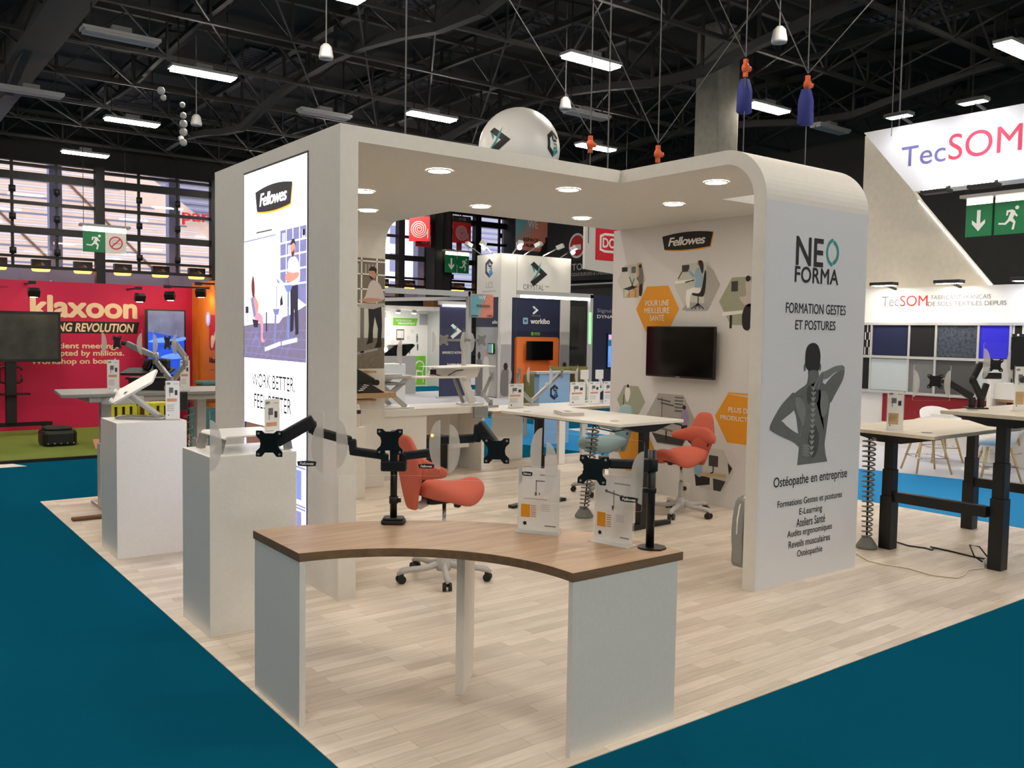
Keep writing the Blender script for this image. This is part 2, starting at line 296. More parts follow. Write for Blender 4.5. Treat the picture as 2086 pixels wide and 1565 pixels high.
# wide ventilation duct along the left of the roof
struct(MB().box((3.7,10,8.6),(4.55,38.8,9.3),'truss_steel').build('trim_%d'%n)); n+=1
struct(MB().box((18.58,15.76,0),(19.44,16.56,ZC),'concrete').build('trim_%d'%n,bevel=.04)); n+=1
c2=MB(); c2.box((22.95,36.6,3.2),(23.85,37.3,ZC),'dark_steel'); c2.box((22.9,36.55,3.2),(22.97,37.35,ZC),'mullion'); c2.box((23.4,36.56,3.4),(23.44,36.6,ZC),'mullion'); c2.box((22.8,36.4,0),(24.0,37.4,3.2),'brown_seat'); struct(c2.build('trim_%d'%n)); n+=1
# outside, seen through the glass
ob=MB(); ob.box((-60,58,-2),(70,58.5,13.5),'siding')
z=-1
while z<13.4: ob.box((-60,57.7,z),(70,58,z+.12),'outdoor_steel'); z+=.42

struct(ob.build('backdrop_building',fix=False))
gb=MB(); gb.prism([(-30,4),(30,4),(30,9),(18,13),(-30,13)],-0.3,0,'stone'); gb.X=FY(51); 
gb=MB(FY(52)); gb.prism([(-20,3),(21,3),(21,5),(13.5,10.3),(-20,10.3)],-.3,0,'stone')
for i in range(24): gb.rect(-20,3.2+.28*i,21 if i<7 else 21-.42*(i-6.4)*1.4,3.28+.28*i,.02,'siding' if i%3 else 'outdoor_steel')
for a in (-3,4,9): gb.line([(a,10),(a+5,5)],.12,.05,'brown_seat')
gb.text('parcureuse',(15.6,7.5,20.8,8.2),.3,'signal_red',bold=.02)
struct(gb.build('backdrop_hall',fix=False))
sc=MB()
for x in (2.5,7.3,12.1,16.9,21.7,25): sc.box((x-.24,41.2,0),(x+.24,41.7,14),'outdoor_steel')
sc.box((-24,41.3,3.5),(XW,41.8,4.1),'outdoor_steel'); struct(sc.build('backdrop_columns'))
sk=MB(FY(57)); sk.prism([(26,2),(34,2),(34,14),(32,16),(30,14),(26,13)],-.5,0,'siding')
for i in range(4):
    for j in range(5): sk.rect(26.8+1.7*i,4+2*j,27.4+1.7*i,5.3+2*j,.03,'outdoor_steel')
struct(sk.build('backdrop_tower'))
cn=MB(); cn.box((-24,39.5,3.28),(XW,41,3.34),'grey_plastic'); struct(cn.build('backdrop_canopy'))
for i in range(16):
    x=4.95+1.53*i
    if x>27: break
    h=thing('heat_lamp',(x,39.75,3.62),'amber-glowing black heat lamp hung in the row under the window rail','lamp','amber heat lamps along the far facade')
    MB().box((x-.34,39.6,4.02),(x+.34,39.9,4.3),'mullion').build('housing',h); 
    g=MB(); g.lathe([(.02,.06),(.30,.0),(.34,.08),(.26,.18)],'heater_glow',(x,39.75,3.84)); g.build('glowing_bowl',h); MB().bar((x,39.75,4.2),(x,39.0,4.0),.03,'mullion').build('hanger',h)
# ---- ceiling luminaires
def fixture(x,y,lit=True):
    h=thing('batten_light',(x,y,7.95),'bright white rectangular batten light hung below the dark roof trusses' if lit else 'unlit grey rectangular batten light hung below the roof trusses','ceiling light','lit batten lights in the hall roof' if lit else 'unlit batten lights in the hall roof')
    MB().box((x-.8,y-.2,8.0),(x+.8,y+.2,8.07),'light_grey').build('housing',h)
    d=MB(); 
    for s in (-.1,.1): d.box((x-.75,y+s-.085,7.95),(x+.75,y+s+.085,7.998),'batten_glow' if lit else 'light_grey')
    d.build('diffuser',h)
    b=MB().box((x-.2,y-.12,8.07),(x+.2,y+.12,8.2),'grey_plastic'); b.build('driver_box',h)
    b=MB(); b.bar((x-.6,y,8.07),(x-.6,y,9.98),.012,'mullion'); b.bar((x+.6,y,8.07),(x+.6,y,9.98),.012,'mullion'); b.bar((x-.6,y,8.1),(x+.6,y,8.1),.012,'mullion'); b.build('hanger',h)
for x in (-6,.7,7.35,14,20.5):
    for y in (-11,-4.3,2.4,9.1,15.65,22.6,29.3,35.85):  # unseen rows near and behind the camera are added to brighten front faces
        fixture(x,y)
for x,y in ((5.05,21.0),(4.3,27.5),(11.5,24.5),(17.3,19.5),(17.3,23),(24,16)): fixture(x,y,False)
# ---- pendant loudspeakers, hoists, wires
for (x,y),l in (((14.28,10.68),'white bell-shaped pendant loudspeaker high above the rounded entrance panel'),((14.48,17.12),'white bell-shaped pendant loudspeaker above the white balloon'),((8.1,17.2),'dim grey bell-shaped pendant loudspeaker left of the roof centre'),((7.97,25.1),'far grey pendant loudspeaker near the string of small balloons')):
    h=thing('pendant_loudspeaker',(x,y,7.25),l,'loudspeaker','pendant loudspeakers in the hall roof')
    MB().lathe([(.0,.02),(.14,0),(.15,.05),(.115,.24),(.06,.30),(0,.31)],'light_grey',(x,y,7.25)).build('bell',h); MB().cyl((x,y,7.55),(x,y,9.98),.014,'grey_plastic',n=8).build('stem',h)
def hoist(p,l,bag=None,pull=()):
    x,y,z=p; h=thing('chain_hoist',(x,y,z-.12),l,'hoist','orange chain hoists above the stands')
    b=MB(); b.sphere((x,y,z),.065,'hoist_orange',12,(1,.8,1.1)); b.box((x-.025,y-.025,z-.12),(x+.025,y+.025,z+.12),'hoist_orange'); b.cyl((x+.03,y,z),(x+.09,y,z),.036,'hoist_orange',n=12); b.build('motor',h)
    b=MB(); b.bar((x,y,z+.15),(x,y,9.98),.006,'cable_grey')
    for q in pull: b.bar((x,y,z+.15),q,.006,'cable_grey')
    b.build('suspension_wire',h); b=MB(); b.bar((x,y,z-.1),(x,y,3.0),.005,'cable_grey'); b.build('chain',h)
    if bag:
        g=MB(); bx,by,bz=bag; g.loft([[(bx+a*.085*s,by+c*.07*s,bz+dz*.75) for a,c in ((-1,-1),(1,-1),(1,1),(-1,1))] for dz,s in ((-.33,.75),(-.3,1),(.1,.95),(.3,.6))],'bag_blue')
        g.bar((bx,by,bz+.2),(x,y,z-.1),.012,'cable_grey'); g.build('chain_bag',h,label='dark blue chain bag')
hoist((10.03,8.04,5.39),'orange chain hoist with a blue bag in front of the concrete column',(10.1,8.1,5.04),((9.2,9.4,8.9),))
hoist((10.5,7.37,5.11),'orange chain hoist with a blue bag, the one nearer the big lit sign',(10.42,7.33,4.8),((9.0,8.4,8.9),(13.6,6.2,8.9)))
hoist((9.3,8.95,4.26),'orange chain hoist above the concave corner of the stand roof',None,((8.0,9.2,6.5),(10.4,8.0,6.5)))
hoist((8.6,9.6,4.4),'orange chain hoist just right of the white balloon',None,((7.4,10.6,7.0),))
for (x,y,l) in ((2.96,5.1,'thin steel wire holding up the stand roof, left of the balloon'),(4.77,5.12,'thin steel wire holding up the stand roof at its concave corner'),(12.5,7.3,'thin steel wire holding up the big lit sign on the right')):
    tag(MB().bar((x,y,2.96 if x<6 else 4.7),(x,y,9.98),.004,'cable_grey').build('suspension_wire'),l,'wire')
bl=MB()
for i,(x,y,z,r) in enumerate([(6.0,21.4,7.1,.09),(6.05,21.4,6.95,.07),(6.78,22.4,7.1,.07),(6.8,22.4,6.85,.08),(6.8,22.4,6.65,.1),(6.8,22.4,6.45,.1),(6.8,22.4,6.2,.09),(7.5,24.9,6.8,.08)]):
    o=MB().sphere((x,y,z),r,'light_grey',10).build('small_balloon'); tag(o,'small grey balloon loose under the dark hall roof','balloon','small balloons under the roof')
# big balloon
def chevron(b,cx,cy,s,z,m1,m2):
    b.poly([(cx-.62*s,cy+.62*s),(cx-.30*s,cy+.85*s),(cx+.95*s,cy),(cx-.3*s,cy-.9*s),(cx-.62*s,cy-.6*s),(cx+.3*s,cy)],z,m1)
    b.poly([(cx-.62*s,cy-.58*s),(cx-.1*s,cy-.05*s),(cx+.35*s,cy+.9*s),(cx+.22*s,cy+.25*s),(cx-.05*s,cy-.2*s)],z+.004,m2); b.poly([(cx-.55*s,cy+.62*s),(cx-.2*s,cy+.3*s),(cx-.25*s,cy+.05*s)],z+.004,m2)
def cube_logo(b,cx,cy,s,z,m1='navy',m2='sky_ink'):
    hx=[(cx+s*math.sin(PI/3*i)*.8,cy+s*math.cos(PI/3*i)) for i in range(6)]
    hi=[(cx+s*.62*math.sin(PI/3*i)*.8,cy+s*.62*math.cos(PI/3*i)) for i in range(6)]
    for i in (0,3,4,5): b.poly([hx[i],hx[(i+1)%6],hi[(i+1)%6],hi[i]],z,m1)
    for i in (2,3): b.poly([hx[i],hx[(i+1)%6],hi[(i+1)%6],hi[i]],z+.003,m2 if i==2 else m1)
    b.line([(cx-.1*s,cy+.6*s),(cx-.1*s,cy+.2*s),(cx+.42*s,cy+.2*s)],.16*s,z,m1); b.line([(cx+.05*s,cy-.02*s),(cx+.42*s,cy-.02*s),(cx+.42*s,cy-.3*s),(cx+.05*s,cy-.3*s),(cx+.05*s,cy-.6*s)],.15*s,z,m2)
bc=V((11.68,15.31,5.61)); h=thing('balloon',tuple(bc-V((0,0,.87))),'large white helium balloon with dark logos above the stand roof','balloon')
MB().sphere(bc,.87,'white_laminate',48).build('envelope',h)
def on_ball(dirv,s,fn):
    dirv=V(dirv).normalized(); x=V((0,0,1)).cross(dirv).normalized(); y=dirv.cross(x); b=MB(); fn(b)
    q=bmesh.new(); vv=[q.verts.new(v) for v in b.v]
    for f,mi in zip(b.f,b.mi): q.faces.new([vv[i] for i in f]).material_index=mi
    bmesh.ops.triangulate(q,faces=q.faces); bmesh.ops.subdivide_edges(q,edges=q.edges,cuts=6,use_grid_fill=True); q.verts.index_update()
    b.v=[v.co.copy() for v in q.verts]; b.f=[tuple(v.index for v in f.verts) for f in q.faces]; b.mi=[f.material_index for f in q.faces]; b.sm=[True]*len(b.f); q.free(); o=[]
    for v in b.v: q=(dirv+x*v.x*s+y*v.y*s).normalized(); o.append(bc+q*(.876+v.z*.5))
    b.v=o; return b
toc=(-bc+V((0,0,1.7))).normalized()
def sub(b):
    chevron(b,0,0,1,0,'ink','teal_ink')
d1=(toc*.80-RH*.50+V((0,0,.20)))
b=on_ball(d1,.40,sub); b.build('printed_logo',h)
d2=(toc*.56+RH*.80+V((0,0,.16)))
on_ball(d2,.34,lambda b:cube_logo(b,0,0,1,0,'ink','teal_ink')).build('printed_logo',h)
MB().bar(bc-V((0,0,.87)),(bc.x,bc.y,0),.002,'cable_grey').build('tether',h)
# ---- hanging exit signs
def runner(b,x0,y0,x1,y1,z,m):
    w_,h_=x1-x0,y1-y0; P=lambda *q:[(x0+a*w_,y0+c*h_) for a,c in q]
    b.disc((x0+.80*w_,y0+.86*h_),.085*w_,z,m,16)
    b.poly(P((.72,.74),(.60,.80),(.36,.78),(.34,.58),(.42,.58),(.44,.70),(.54,.70),(.42,.42),(.30,.30),(.04,.32),(.02,.25),(.34,.22),(.52,.36),(.66,.28),(.60,.02),(.70,.02),(.76,.32),(.64,.46),(.70,.58),(.80,.50),(.84,.56),(.74,.66)),z,m)
def exit_sign(X,us,v0,v1,kinds,label,loc,top=10):
    h=thing('exit_sign',loc,label,'sign'); n_=0
    for (u0,u1),k in zip(us,kinds):
        b=MB(X); b.prism([(u0,v0),(u1,v0),(u1,v1),(u0,v1)],-.06,0,'exit_green' if k!='smoke' else 'white_paint')
        w_,h_=u1-u0,v1-v0
        if k=='run': runner(b,u0+.12*w_,v0+.12*h_,u1-.1*w_,v1-.1*h_,.006,'white_ink')
        elif k=='down':
            c=(u0+u1)/2; b.poly([(c-.07*w_,v1-.18*h_),(c+.07*w_,v1-.18*h_),(c+.07*w_,v0+.4*h_),(c+.25*w_,v0+.52*h_),(c+.25*w_,v0+.4*h_),(c,v0+.16*h_),(c-.25*w_,v0+.4*h_),(c-.25*w_,v0+.52*h_),(c-.07*w_,v0+.4*h_)],.006,'white_ink')
        else:
            c=((u0+u1)/2,(v0+v1)/2); b.ring(c,.27*w_,.33*w_,.008,'signal_red'); b.line([(c[0]-.2*w_,c[1]-.2*w_),(c[0]+.2*w_,c[1]+.2*w_)],.06*w_,.01,'signal_red'); b.rect(c[0]-.2*w_,c[1]-.05*w_,c[0]+.2*w_,c[1]+.0*w_,.006,'soft_ink'); b.line([(c[0]-.2*w_,c[1]+.05*w_),(c[0]-.08*w_,c[1]+.14*w_),(c[0]+.02*w_,c[1]+.12*w_)],.03*w_,.006,'soft_ink')
        b.build('sign_face',h)
        t=MB(X); t.rect(u0,v1,u1,v1+.16,-.01,'sign_glow' ); t.build('lit_strip',h)
    a,c=us[0][0],us[-1][1]; t=MB(X); t.prism([(a-.1,v1+.16),(c+.12,v1+.16),(c+.12,v1+.24),(a-.1,v1+.24)],-.2,.15,'grey_plastic'); t.build('lamp_rail',h)
    t=MB(X); t.rect(a+.01,v1+.2,a+.03,top,-.02,'mullion'); t.rect(c-.03,v1+.2,c-.01,top,-.02,'mullion'); t.build('hanger',h)
exit_sign(FY(33),((6.67,7.36),(7.37,8.05)),4.22,4.92,('run','smoke'),'green running-man exit sign paired with a no-smoking panel, hung before the windows',(7.36,33,4.22))
exit_sign(FY(36.2),((23.3,23.95),(24.0,24.65)),4.55,5.4,('down','run'),'green exit sign with arrow and running man beside the dark far column',(24,36.2,4.55))
exit_sign(FX(22.0),((-10.82,-10.2),(-10.14,-9.46)),4.21,4.98,('down','run'),'green exit sign with arrow and running man under the big lit sign at right',(22,10.1,4.21))
# ---- hose reel signs about the far column
def spiral(b,c,r,z,m,sx=1):
    p=[];
    for i in range(90):
        a=i/90*2*PI*4; q=r*(.1+.9*i/90); p.append((c[0]+q*math.cos(a)*sx,c[1]+q*math.sin(a)))
    b.line(p,r*.11,z,m); b.line([(c[0]+r*sx,c[1]),(c[0]+r*sx,c[1]-r*1.05)],r*.13,z,m)
def hose_sign(X,u0,v0,u1,v1,label,loc):
    h=thing('hose_reel_sign',loc,label,'sign','red hose reel signs around the far column'); hh=v1-v0
    b=MB(X); b.prism([(u0,v0),(u1,v0),(u1,v1),(u0,v1)],-.05,0,'signal_red'); spiral(b,((u0+u1)/2-.02,(v0+v1)/2),min((u1-u0)*.42,hh*.38),.01,'light_grey',1); b.build('sign_face',h)
    b=MB(X); b.prism([(u0,v1),(u1,v1),(u1,v1+.3),(u0,v1+.3)],-.05,0,'dark_steel'); b.text('1110',((u0+u1)/2-.2,v1+.08,(u0+u1)/2+.2,v1+.22),.01,'light_grey'); b.build('number_plate',h)
    b=MB(X); b.prism([((u0+u1)/2-.03,v1+.3),((u0+u1)/2+.03,v1+.3),((u0+u1)/2+.03,10),((u0+u1)/2-.03,10)],-.04,-.02,'mullion'); b.build('hanger',h)
hose_sign(fr((22.0,36.4,0),(.72,-.69,0),(0,0,1)),-.55,5.95,.45,7.1,'leftmost red hose reel sign, turned aside left of the far column',(22,36.4,5.95))
hose_sign(FY(36.9),22.05,5.75,22.95,6.85,'red hose reel sign tucked behind the left side of the far column',(22.5,36.9,5.75))
hose_sign(FY(36.5),23.9,6.05,24.95,7.05,'red hose reel sign on the right of the far column with the large full spiral',(24.4,36.5,6.05))
hose_sign(fr((24.75,37.2,0),(.72,.69,0),(0,0,1)),-.5,5.6,.5,6.5,'dark red hose reel sign turned edge-on at the right of the far column',(24.75,37.2,5.6))
# ---- far wall kiosk, banners
k=thing('snack_kiosk_fascia',(28.6,31.6,3.9),'black snack kiosk fascia with white lettering along the far wall','sign')
b=MB(FX(28.6)); b.prism([(-34,4.3),(-24,4.15),(-24,5.3),(-34,5.3)],-.299,0,'black_plastic'); b.build('fascia',k)
b=MB(FX(28.6)); b.text('TO',(-33.05,4.78,-32.3,5.1),.02,'light_grey',bold=.02); b.text('CIOUS BURGERS & CHEESECAKES',(-33.08,4.5,-30.0,4.66),.02,'light_grey'); b.rect(-34,4.05,-24,4.12,.03,'light_grey'); b.build('lettering',k)
k=thing('no_entry_sign',(28.5,32.7,5.3),'round red no-entry sign on a panel at the far wall','sign'); b=MB(FX(28.5)); b.prism([(-33.2,5.2),(-31.9,5.2),(-31.9,6.6),(-33.2,6.6)],-.399,0,'dark_steel'); b.ring((-32.6,5.95),.5,.6,.02,'white_ink'); b.disc((-32.6,5.95),.5,.015,'signal_red'); b.rect(-32.9,5.75,-32.3,6.0,.025,'white_ink'); b.build('sign_face',k)
k=thing('hanging_banner',(26,33,5.5),'tall pastel banner reading ESPACE RESTAURATION hung over the far aisle','banner')
b=MB(FY(33)); b.rect(25.05,5.55,26.95,7.6,0,'we_coral'); b.poly([(25.05,7.6),(26.0,7.6),(25.5,6.5),(25.05,6.1)],.01,'we_teal'); b.poly([(26,7.6),(26.6,7.6),(25.9,6.3),(25.05,5.7),(25.05,6.1),(25.5,6.5)],.008,'we_mid')
b.text('WE',(25.75,6.62,26.35,6.98),.02,'white_ink',bold=.01); b.text('ESPACE',(25.5,5.98,26.4,6.14),.02,'ink',bold=.02); b.text('RESTAURATION',(25.12,5.72,26.85,5.88),.02,'ink',bold=.02); b.build('printed_cloth',k)
b=MB(FY(33)); b.poly([(26.1,5.3),(26.95,5.3),(26.95,6.2),(26.88,6.28),(26.8,6.2),(26.82,6.05),(26.6,5.7),(26.4,5.4)],.025,'ink'); b.build('printed_figure',k)
MB(FY(33)).prism([(25.03,7.58),(26.97,7.58),(26.97,7.64),(25.03,7.64)],-.03,.03,'grey_plastic').build('top_rail',k)
b=MB(); b.bar((25.1,33,7.6),(25.1,33,10),.012,'mullion'); b.bar((26.9,33,7.6),(26.9,33,10),.012,'mullion'); b.build('hanger',k)
k=thing('hanging_cube_banner',(19.3,21,3.7),'white and red hanging fabric banner with a cropped red logo','banner')
b=MB(); b.X=FY(21); b.prism([(18.68,3.74),(20.6,3.6),(20.6,5.6),(18.68,5.6)],-.1,0,'white_paint'); b.build('fabric_box',k)
b=MB(); b.bar((18.8,21.1,5.6),(18.8,21.1,10),.012,'mullion'); b.bar((20.5,21.1,5.6),(20.5,21.1,10),.012,'mullion'); b.build('hanger',k)
b=MB(FY(21)); b.rect(19.11,4.05,20.5,5.55,.01,'dom_red'); b.poly([(19.28,4.36),(19.5,4.3),(20.4,4.3),(20.4,4.38),(19.5,4.38),(19.36,4.42),(19.36,4.78),(19.5,4.84),(20.4,4.84),(20.4,4.92),(19.5,4.92),(19.28,4.84)],.02,'white_ink'); b.text('DOM',(19.4,4.45,20.25,4.77),.02,'white_ink',bold=.05); b.build('printed_logo',k)
# ================================================================ MAIN STAND
def sm(p,n=4):
    o=[];L=len(p)
    for i in range(L):
        a,b,c,d=p[i-1],p[i],p[(i+1)%L],p[(i+2)%L]
        for k in range(n):
            t=k/n; o.append(tuple(.5*(2*b[j]+(c[j]-a[j])*t+(2*a[j]-5*b[j]+4*c[j]-d[j])*t*t+(3*b[j]-a[j]-3*c[j]+d[j])*t**3) for j in (0,1)))
    return o
def badge(b,u0,v0,u1,v1,z,shadow='orange_ink',m='ink',mt='white_ink'):
    w_,h_=u1-u0,v1-v0; top=[(t,.86+.14*(1-(2*t-1)**2)) for t in [i/8 for i in range(9)]]; bot=[(.95-.9*t,.02+.09*(2*t-1)**2) for t in [i/8 for i in range(9)]]
    P=lambda q,dx=0,dy=0:[(u0+(a+dx)*w_,v0+(c+dy)*h_) for a,c in q]
    if shadow: b.poly(P(top+bot,.015,-.07),z,shadow)
    b.poly(P(top+bot),z+.0008,m); b.text('Fellowes',(u0+.13*w_,v0+.27*h_,u0+.86*w_,v0+.76*h_),z+.0016,mt,bold=.035,shear=.22,space=.9)
R_T,R_B=2.96,2.865
st=thing('exhibition_stand',(4.7,6.2,0),'white canopy stand with lit poster wall, hexagon graphics and rounded entrance panel','exhibition stand')
MB().box((2.465,5.03,0),(2.588,7.3,R_T),'white_paint').build('poster_wall',st)
def wing(yr,yf,s,x0,x1):
    a=[(yr,R_T)]+[(yf+s*.36-s*.36*math.sin(t),R_T-.36+.36*math.cos(t)) for t in [PI/2*i/16 for i in range(17)]]+[(yf,0),(yf+s*.1,0)]+[(yf+s*.36-s*.26*math.sin(t),R_T-.36+.265*math.cos(t)) for t in [PI/2-PI/2*i/16 for i in range(17)]]+[(yr,R_B)]
    return a
E1=fr((0,0,0),(0,1,0),(0,0,1))
b=MB(); b.box((2.588,5.03,R_B),(7.1,7.3,R_T),'white_paint'); b.build('canopy',st)
b=MB(E1); b.prism(wing(5.03,3.668,1,0,0),4.83,6.02,'white_paint'); ep=b.build('entrance_panel',st)
b=MB(E1); b.prism(wing(7.3,8.68,-1,0,0),3.55,4.745,'white_paint'); rp=b.build('rear_panel',st)
gw=MB().box((7.0,5.03,0),(7.1,7.385,R_B),'white_paint').build('graphic_wall',st)
# vinyl on the entrance panel
b=MB(FY(3.668)); b.rect(4.832,.001,6.018,2.598,.001,'pale_grey_vinyl')
b.text('NE',(5.16,2.19,5.475,2.385),.002,'ink',bold=.03); b.text('FORMA',(5.155,2.075,5.665,2.185),.002,'ink',bold=.03,space=1.05)
b.ring((5.60,2.30),.075,.10,.002,'teal_ink',PI*.55,PI*1.45,k=.95); b.ring((5.572,2.30),.062,.09,.002,'teal_ink',-PI*.42,PI*.42,k=1.0)
for t,q in (('FORMATION GESTES',(5.07,1.865,5.77,1.935)),('ET POSTURES',(5.18,1.755,5.65,1.82)),('Ostéopathe en entreprise',(5.0,.665,5.865,.755)),('Formations Gestes et postures',(5.05,.53,5.81,.59)),('E-Learning',(5.30,.455,5.57,.515)),('Ateliers Santé',(5.27,.385,5.61,.445)),('Audits ergonomiques',(5.17,.31,5.70,.37)),('Reveils musculaires',(5.19,.245,5.68,.295)),('Ostéopathie',(5.29,.16,5.59,.22))):
    b.text(t,q,.002,'ink',bold=.012)
b.build('printed_vinyl',ep)
b=MB(FY(3.668)); Z=.002
b.poly(sm([(5.345,1.46),(5.335,1.385),(5.25,1.345),(5.19,1.31),(5.17,1.24),(5.22,1.17),(5.245,1.08),(5.265,1.0),(5.265,.93),(5.262,.9)],3)+[(5.255,.82),(5.61,.82)]+sm([(5.60,.86),(5.572,.94),(5.585,1.03),(5.605,1.15),(5.62,1.26),(5.615,1.345),(5.56,1.37),(5.50,1.395),(5.47,1.42),(5.468,1.46)],3),Z,'body_print')
b.poly(sm([(5.19,1.325),(5.13,1.295),(5.05,1.24),(4.98,1.165),(4.94,1.11),(4.945,1.08),(5.0,1.09),(5.06,1.135),(5.12,1.165),(5.19,1.20),(5.23,1.26)]),Z+.0006,'body_print')
b.poly(sm([(4.94,1.085),(5.0,1.055),(5.08,1.025),(5.16,1.0),(5.22,.975),(5.27,.95),(5.30,.98),(5.27,1.03),(5.20,1.06),(5.12,1.10),(5.06,1.135),(4.97,1.12)]),Z+.0009,'body_print')
b.poly(sm([(5.55,1.365),(5.60,1.41),(5.66,1.445),(5.72,1.47),(5.765,1.50),(5.785,1.46),(5.765,1.40),(5.72,1.345),(5.67,1.29),(5.62,1.24),(5.57,1.30)]),Z+.0006,'body_print')
b.poly(sm([(5.785,1.48),(5.76,1.505),(5.70,1.505),(5.64,1.495),(5.56,1.47),(5.50,1.455),(5.50,1.425),(5.545,1.41),(5.60,1.425),(5.66,1.455),(5.72,1.465)]),Z+.0012,'body_light')
b.poly(sm([(5.305,1.56),(5.312,1.62),(5.345,1.655),(5.40,1.665),(5.45,1.645),(5.48,1.59),(5.48,1.52),(5.465,1.475),(5.40,1.465),(5.345,1.475),(5.31,1.51)]),Z+.001,'hair_print')
for x in (5.303,5.483): b.disc((x,1.495),.012,Z+.0008,'body_print',12,.027)
b.poly(sm([(5.36,1.47),(5.45,1.47),(5.46,1.42),(5.40,1.38),(5.35,1.41)]),Z+.0011,'body_print')
for pts in ([(5.21,1.29),(5.29,1.27),(5.33,1.19),(5.31,1.09),(5.26,1.15),(5.22,1.22)],[(5.52,1.33),(5.59,1.29),(5.59,1.19),(5.53,1.14),(5.50,1.24)]): b.poly(sm(pts),Z+.0012,'body_light')
for pts in ([(5.345,1.36),(5.395,1.36),(5.40,1.27),(5.36,1.24),(5.345,1.28)],[(5.435,1.36),(5.475,1.36),(5.47,1.26),(5.43,1.245)]): b.poly(sm(pts),Z+.0013,'body_dark')
b.poly(sm([(5.41,1.09),(5.47,1.07),(5.50,.99),(5.48,.90),(5.43,.86),(5.38,.92),(5.37,1.0)]),Z+.0012,'body_dark')
for i in range(13):
    z=1.355-.038*i; b.poly([(5.39,z+.012),(5.415,z-.008),(5.44,z+.012),(5.44,z),(5.415,z-.024),(5.39,z)],Z+.0016,'bone_print'); b.rect(5.408,z-.012,5.422,z+.008,Z+.0016,'bone_print')
for i in range(4): b.poly(sm([(5.30,.955-.02*i),(5.36,.96-.022*i),(5.395,.948-.022*i),(5.39,.938-.022*i),(5.33,.94-.02*i)]),Z+.0018,'body_light')
for i in range(4): b.poly(sm([(5.505,1.46-.006*i),(5.45+.012*i,1.41-.012*i),(5.405+.02*i,1.355-.006*i),(5.415+.02*i,1.35-.006*i),(5.465+.014*i,1.395-.012*i),(5.525,1.445)]),Z+.0018+.0003*i,'body_light' if i%2==0 else 'body_print')
b.build('printed_figure',ep,label='grey print of a man seen from behind holding his neck and lower back')
# hexagon wall graphics
def hexa(cx,cy,r,ky=1.0): return [(cx+r*math.cos(PI/3*i),cy+r*.87*ky*math.sin(PI/3*i)) for i in range(6)]
def clip(p,umax):   # keep the part left of u = umax
    o=[]
    for i in range(len(p)):
        a,c=p[i],p[(i+1)%len(p)]
        if a[0]<=umax: o.append(a)
        if (a[0]-umax)*(c[0]-umax)<0:
            t=(umax-a[0])/(c[0]-a[0]); o.append((umax,a[1]+t*(c[1]-a[1])))
    return o
b=MB(FX(7.0)); b.rect(-7.38,.002,-5.035,R_B-.002,.001,'print_white'); badge(b,-6.64,2.585,-5.95,2.77,.002); g1=b.build('printed_lettering',gw)
b=MB(FX(7.0)); Z=.002
b.poly(hexa(-7.085,2.305,.225),Z,'pale_photo'); b.rect(-7.0,2.305,-6.93,2.49,Z+.001,'tan_photo'); b.poly([(-7.2,2.11),(-6.97,2.11),(-6.88,2.3),(-7.0,2.26)],Z+.0005,'tan_photo')
b.rect(-7.24,2.4,-7.15,2.45,Z+.001,'ink'); b.rect(-7.09,2.38,-7.02,2.45,Z+.001,'grey_ink'); b.line([(-7.12,2.34),(-7.04,2.2)],.01,Z+.001,'ink'); b.line([(-7.04,2.32),(-7.1,2.2)],.01,Z+.001,'ink'); b.poly([(-7.22,2.21),(-7.08,2.24),(-6.98,2.23),(-7.12,2.19)],Z+.001,'dark_photo')
for u in (-7.2,-7.12,-7.02): b.line([(u,2.2),(u,2.11)],.006,Z+.001,'ink')
b.poly(sm([(-6.97,2.45),(-6.94,2.46),(-6.92,2.42),(-6.9,2.33),(-6.91,2.25),(-6.92,2.14),(-6.96,2.14),(-6.97,2.27),(-7.01,2.32),(-6.97,2.35)]),Z+.002,'mid_photo'); b.poly(sm([(-6.96,2.24),(-6.91,2.25),(-6.92,2.14),(-6.96,2.13)],2),Z+.003,'ink'); b.disc((-6.955,2.45),.022,Z+.003,'hair',10)
b.poly(hexa(-6.145,2.215,.305),Z,'pale_photo'); b.poly([(-6.02,2.42),(-5.93,2.36),(-5.84,2.21),(-5.99,1.96),(-6.05,1.96)],Z+.0005,'photo_grey'); b.poly([(-6.34,1.97),(-6.27,1.955),(-6.0,1.955),(-5.95,2.02),(-6.25,2.05)],Z+.001,'soft_ink')
b.rect(-6.35,2.36,-6.25,2.43,Z+.001,'dark_photo'); b.line([(-6.35,2.36),(-6.4,2.29)],.012,Z+.001,'ink'); b.poly([(-6.44,2.27),(-6.2,2.28),(-6.2,2.25),(-6.44,2.24)],Z+.001,'white_ink'); b.line([(-6.3,2.25),(-6.18,2.27)],.012,Z+.002,'ink')
b.poly(sm([(-6.15,2.39),(-6.1,2.38),(-6.07,2.28),(-6.09,2.2),(-6.17,2.2),(-6.16,2.29),(-6.25,2.38),(-6.26,2.36),(-6.19,2.3)]),Z+.002,'lectern_blue'); b.poly(sm([(-6.13,2.46),(-6.08,2.46),(-6.06,2.4),(-6.07,2.33),(-6.1,2.38)]),Z+.003,'hair'); b.disc((-6.12,2.44),.026,Z+.0025,'skin',10)
b.poly(sm([(-6.1,2.19),(-6.28,2.17),(-6.27,2.0),(-6.23,2.0),(-6.22,2.12),(-6.1,2.13)],2),Z+.002,'white_ink'); b.poly(sm([(-6.04,2.36),(-6.02,2.3),(-6.04,2.12),(-6.1,2.1),(-6.2,2.12),(-6.19,2.14),(-6.09,2.15)]),Z+.003,'ink'); b.line([(-6.12,2.1),(-6.12,2.0)],.012,Z+.002,'ink')
for d in (-.09,-.04,.03,.08): b.line([(-6.12,2.03),(-6.12+d,1.975)],.012,Z+.002,'ink')
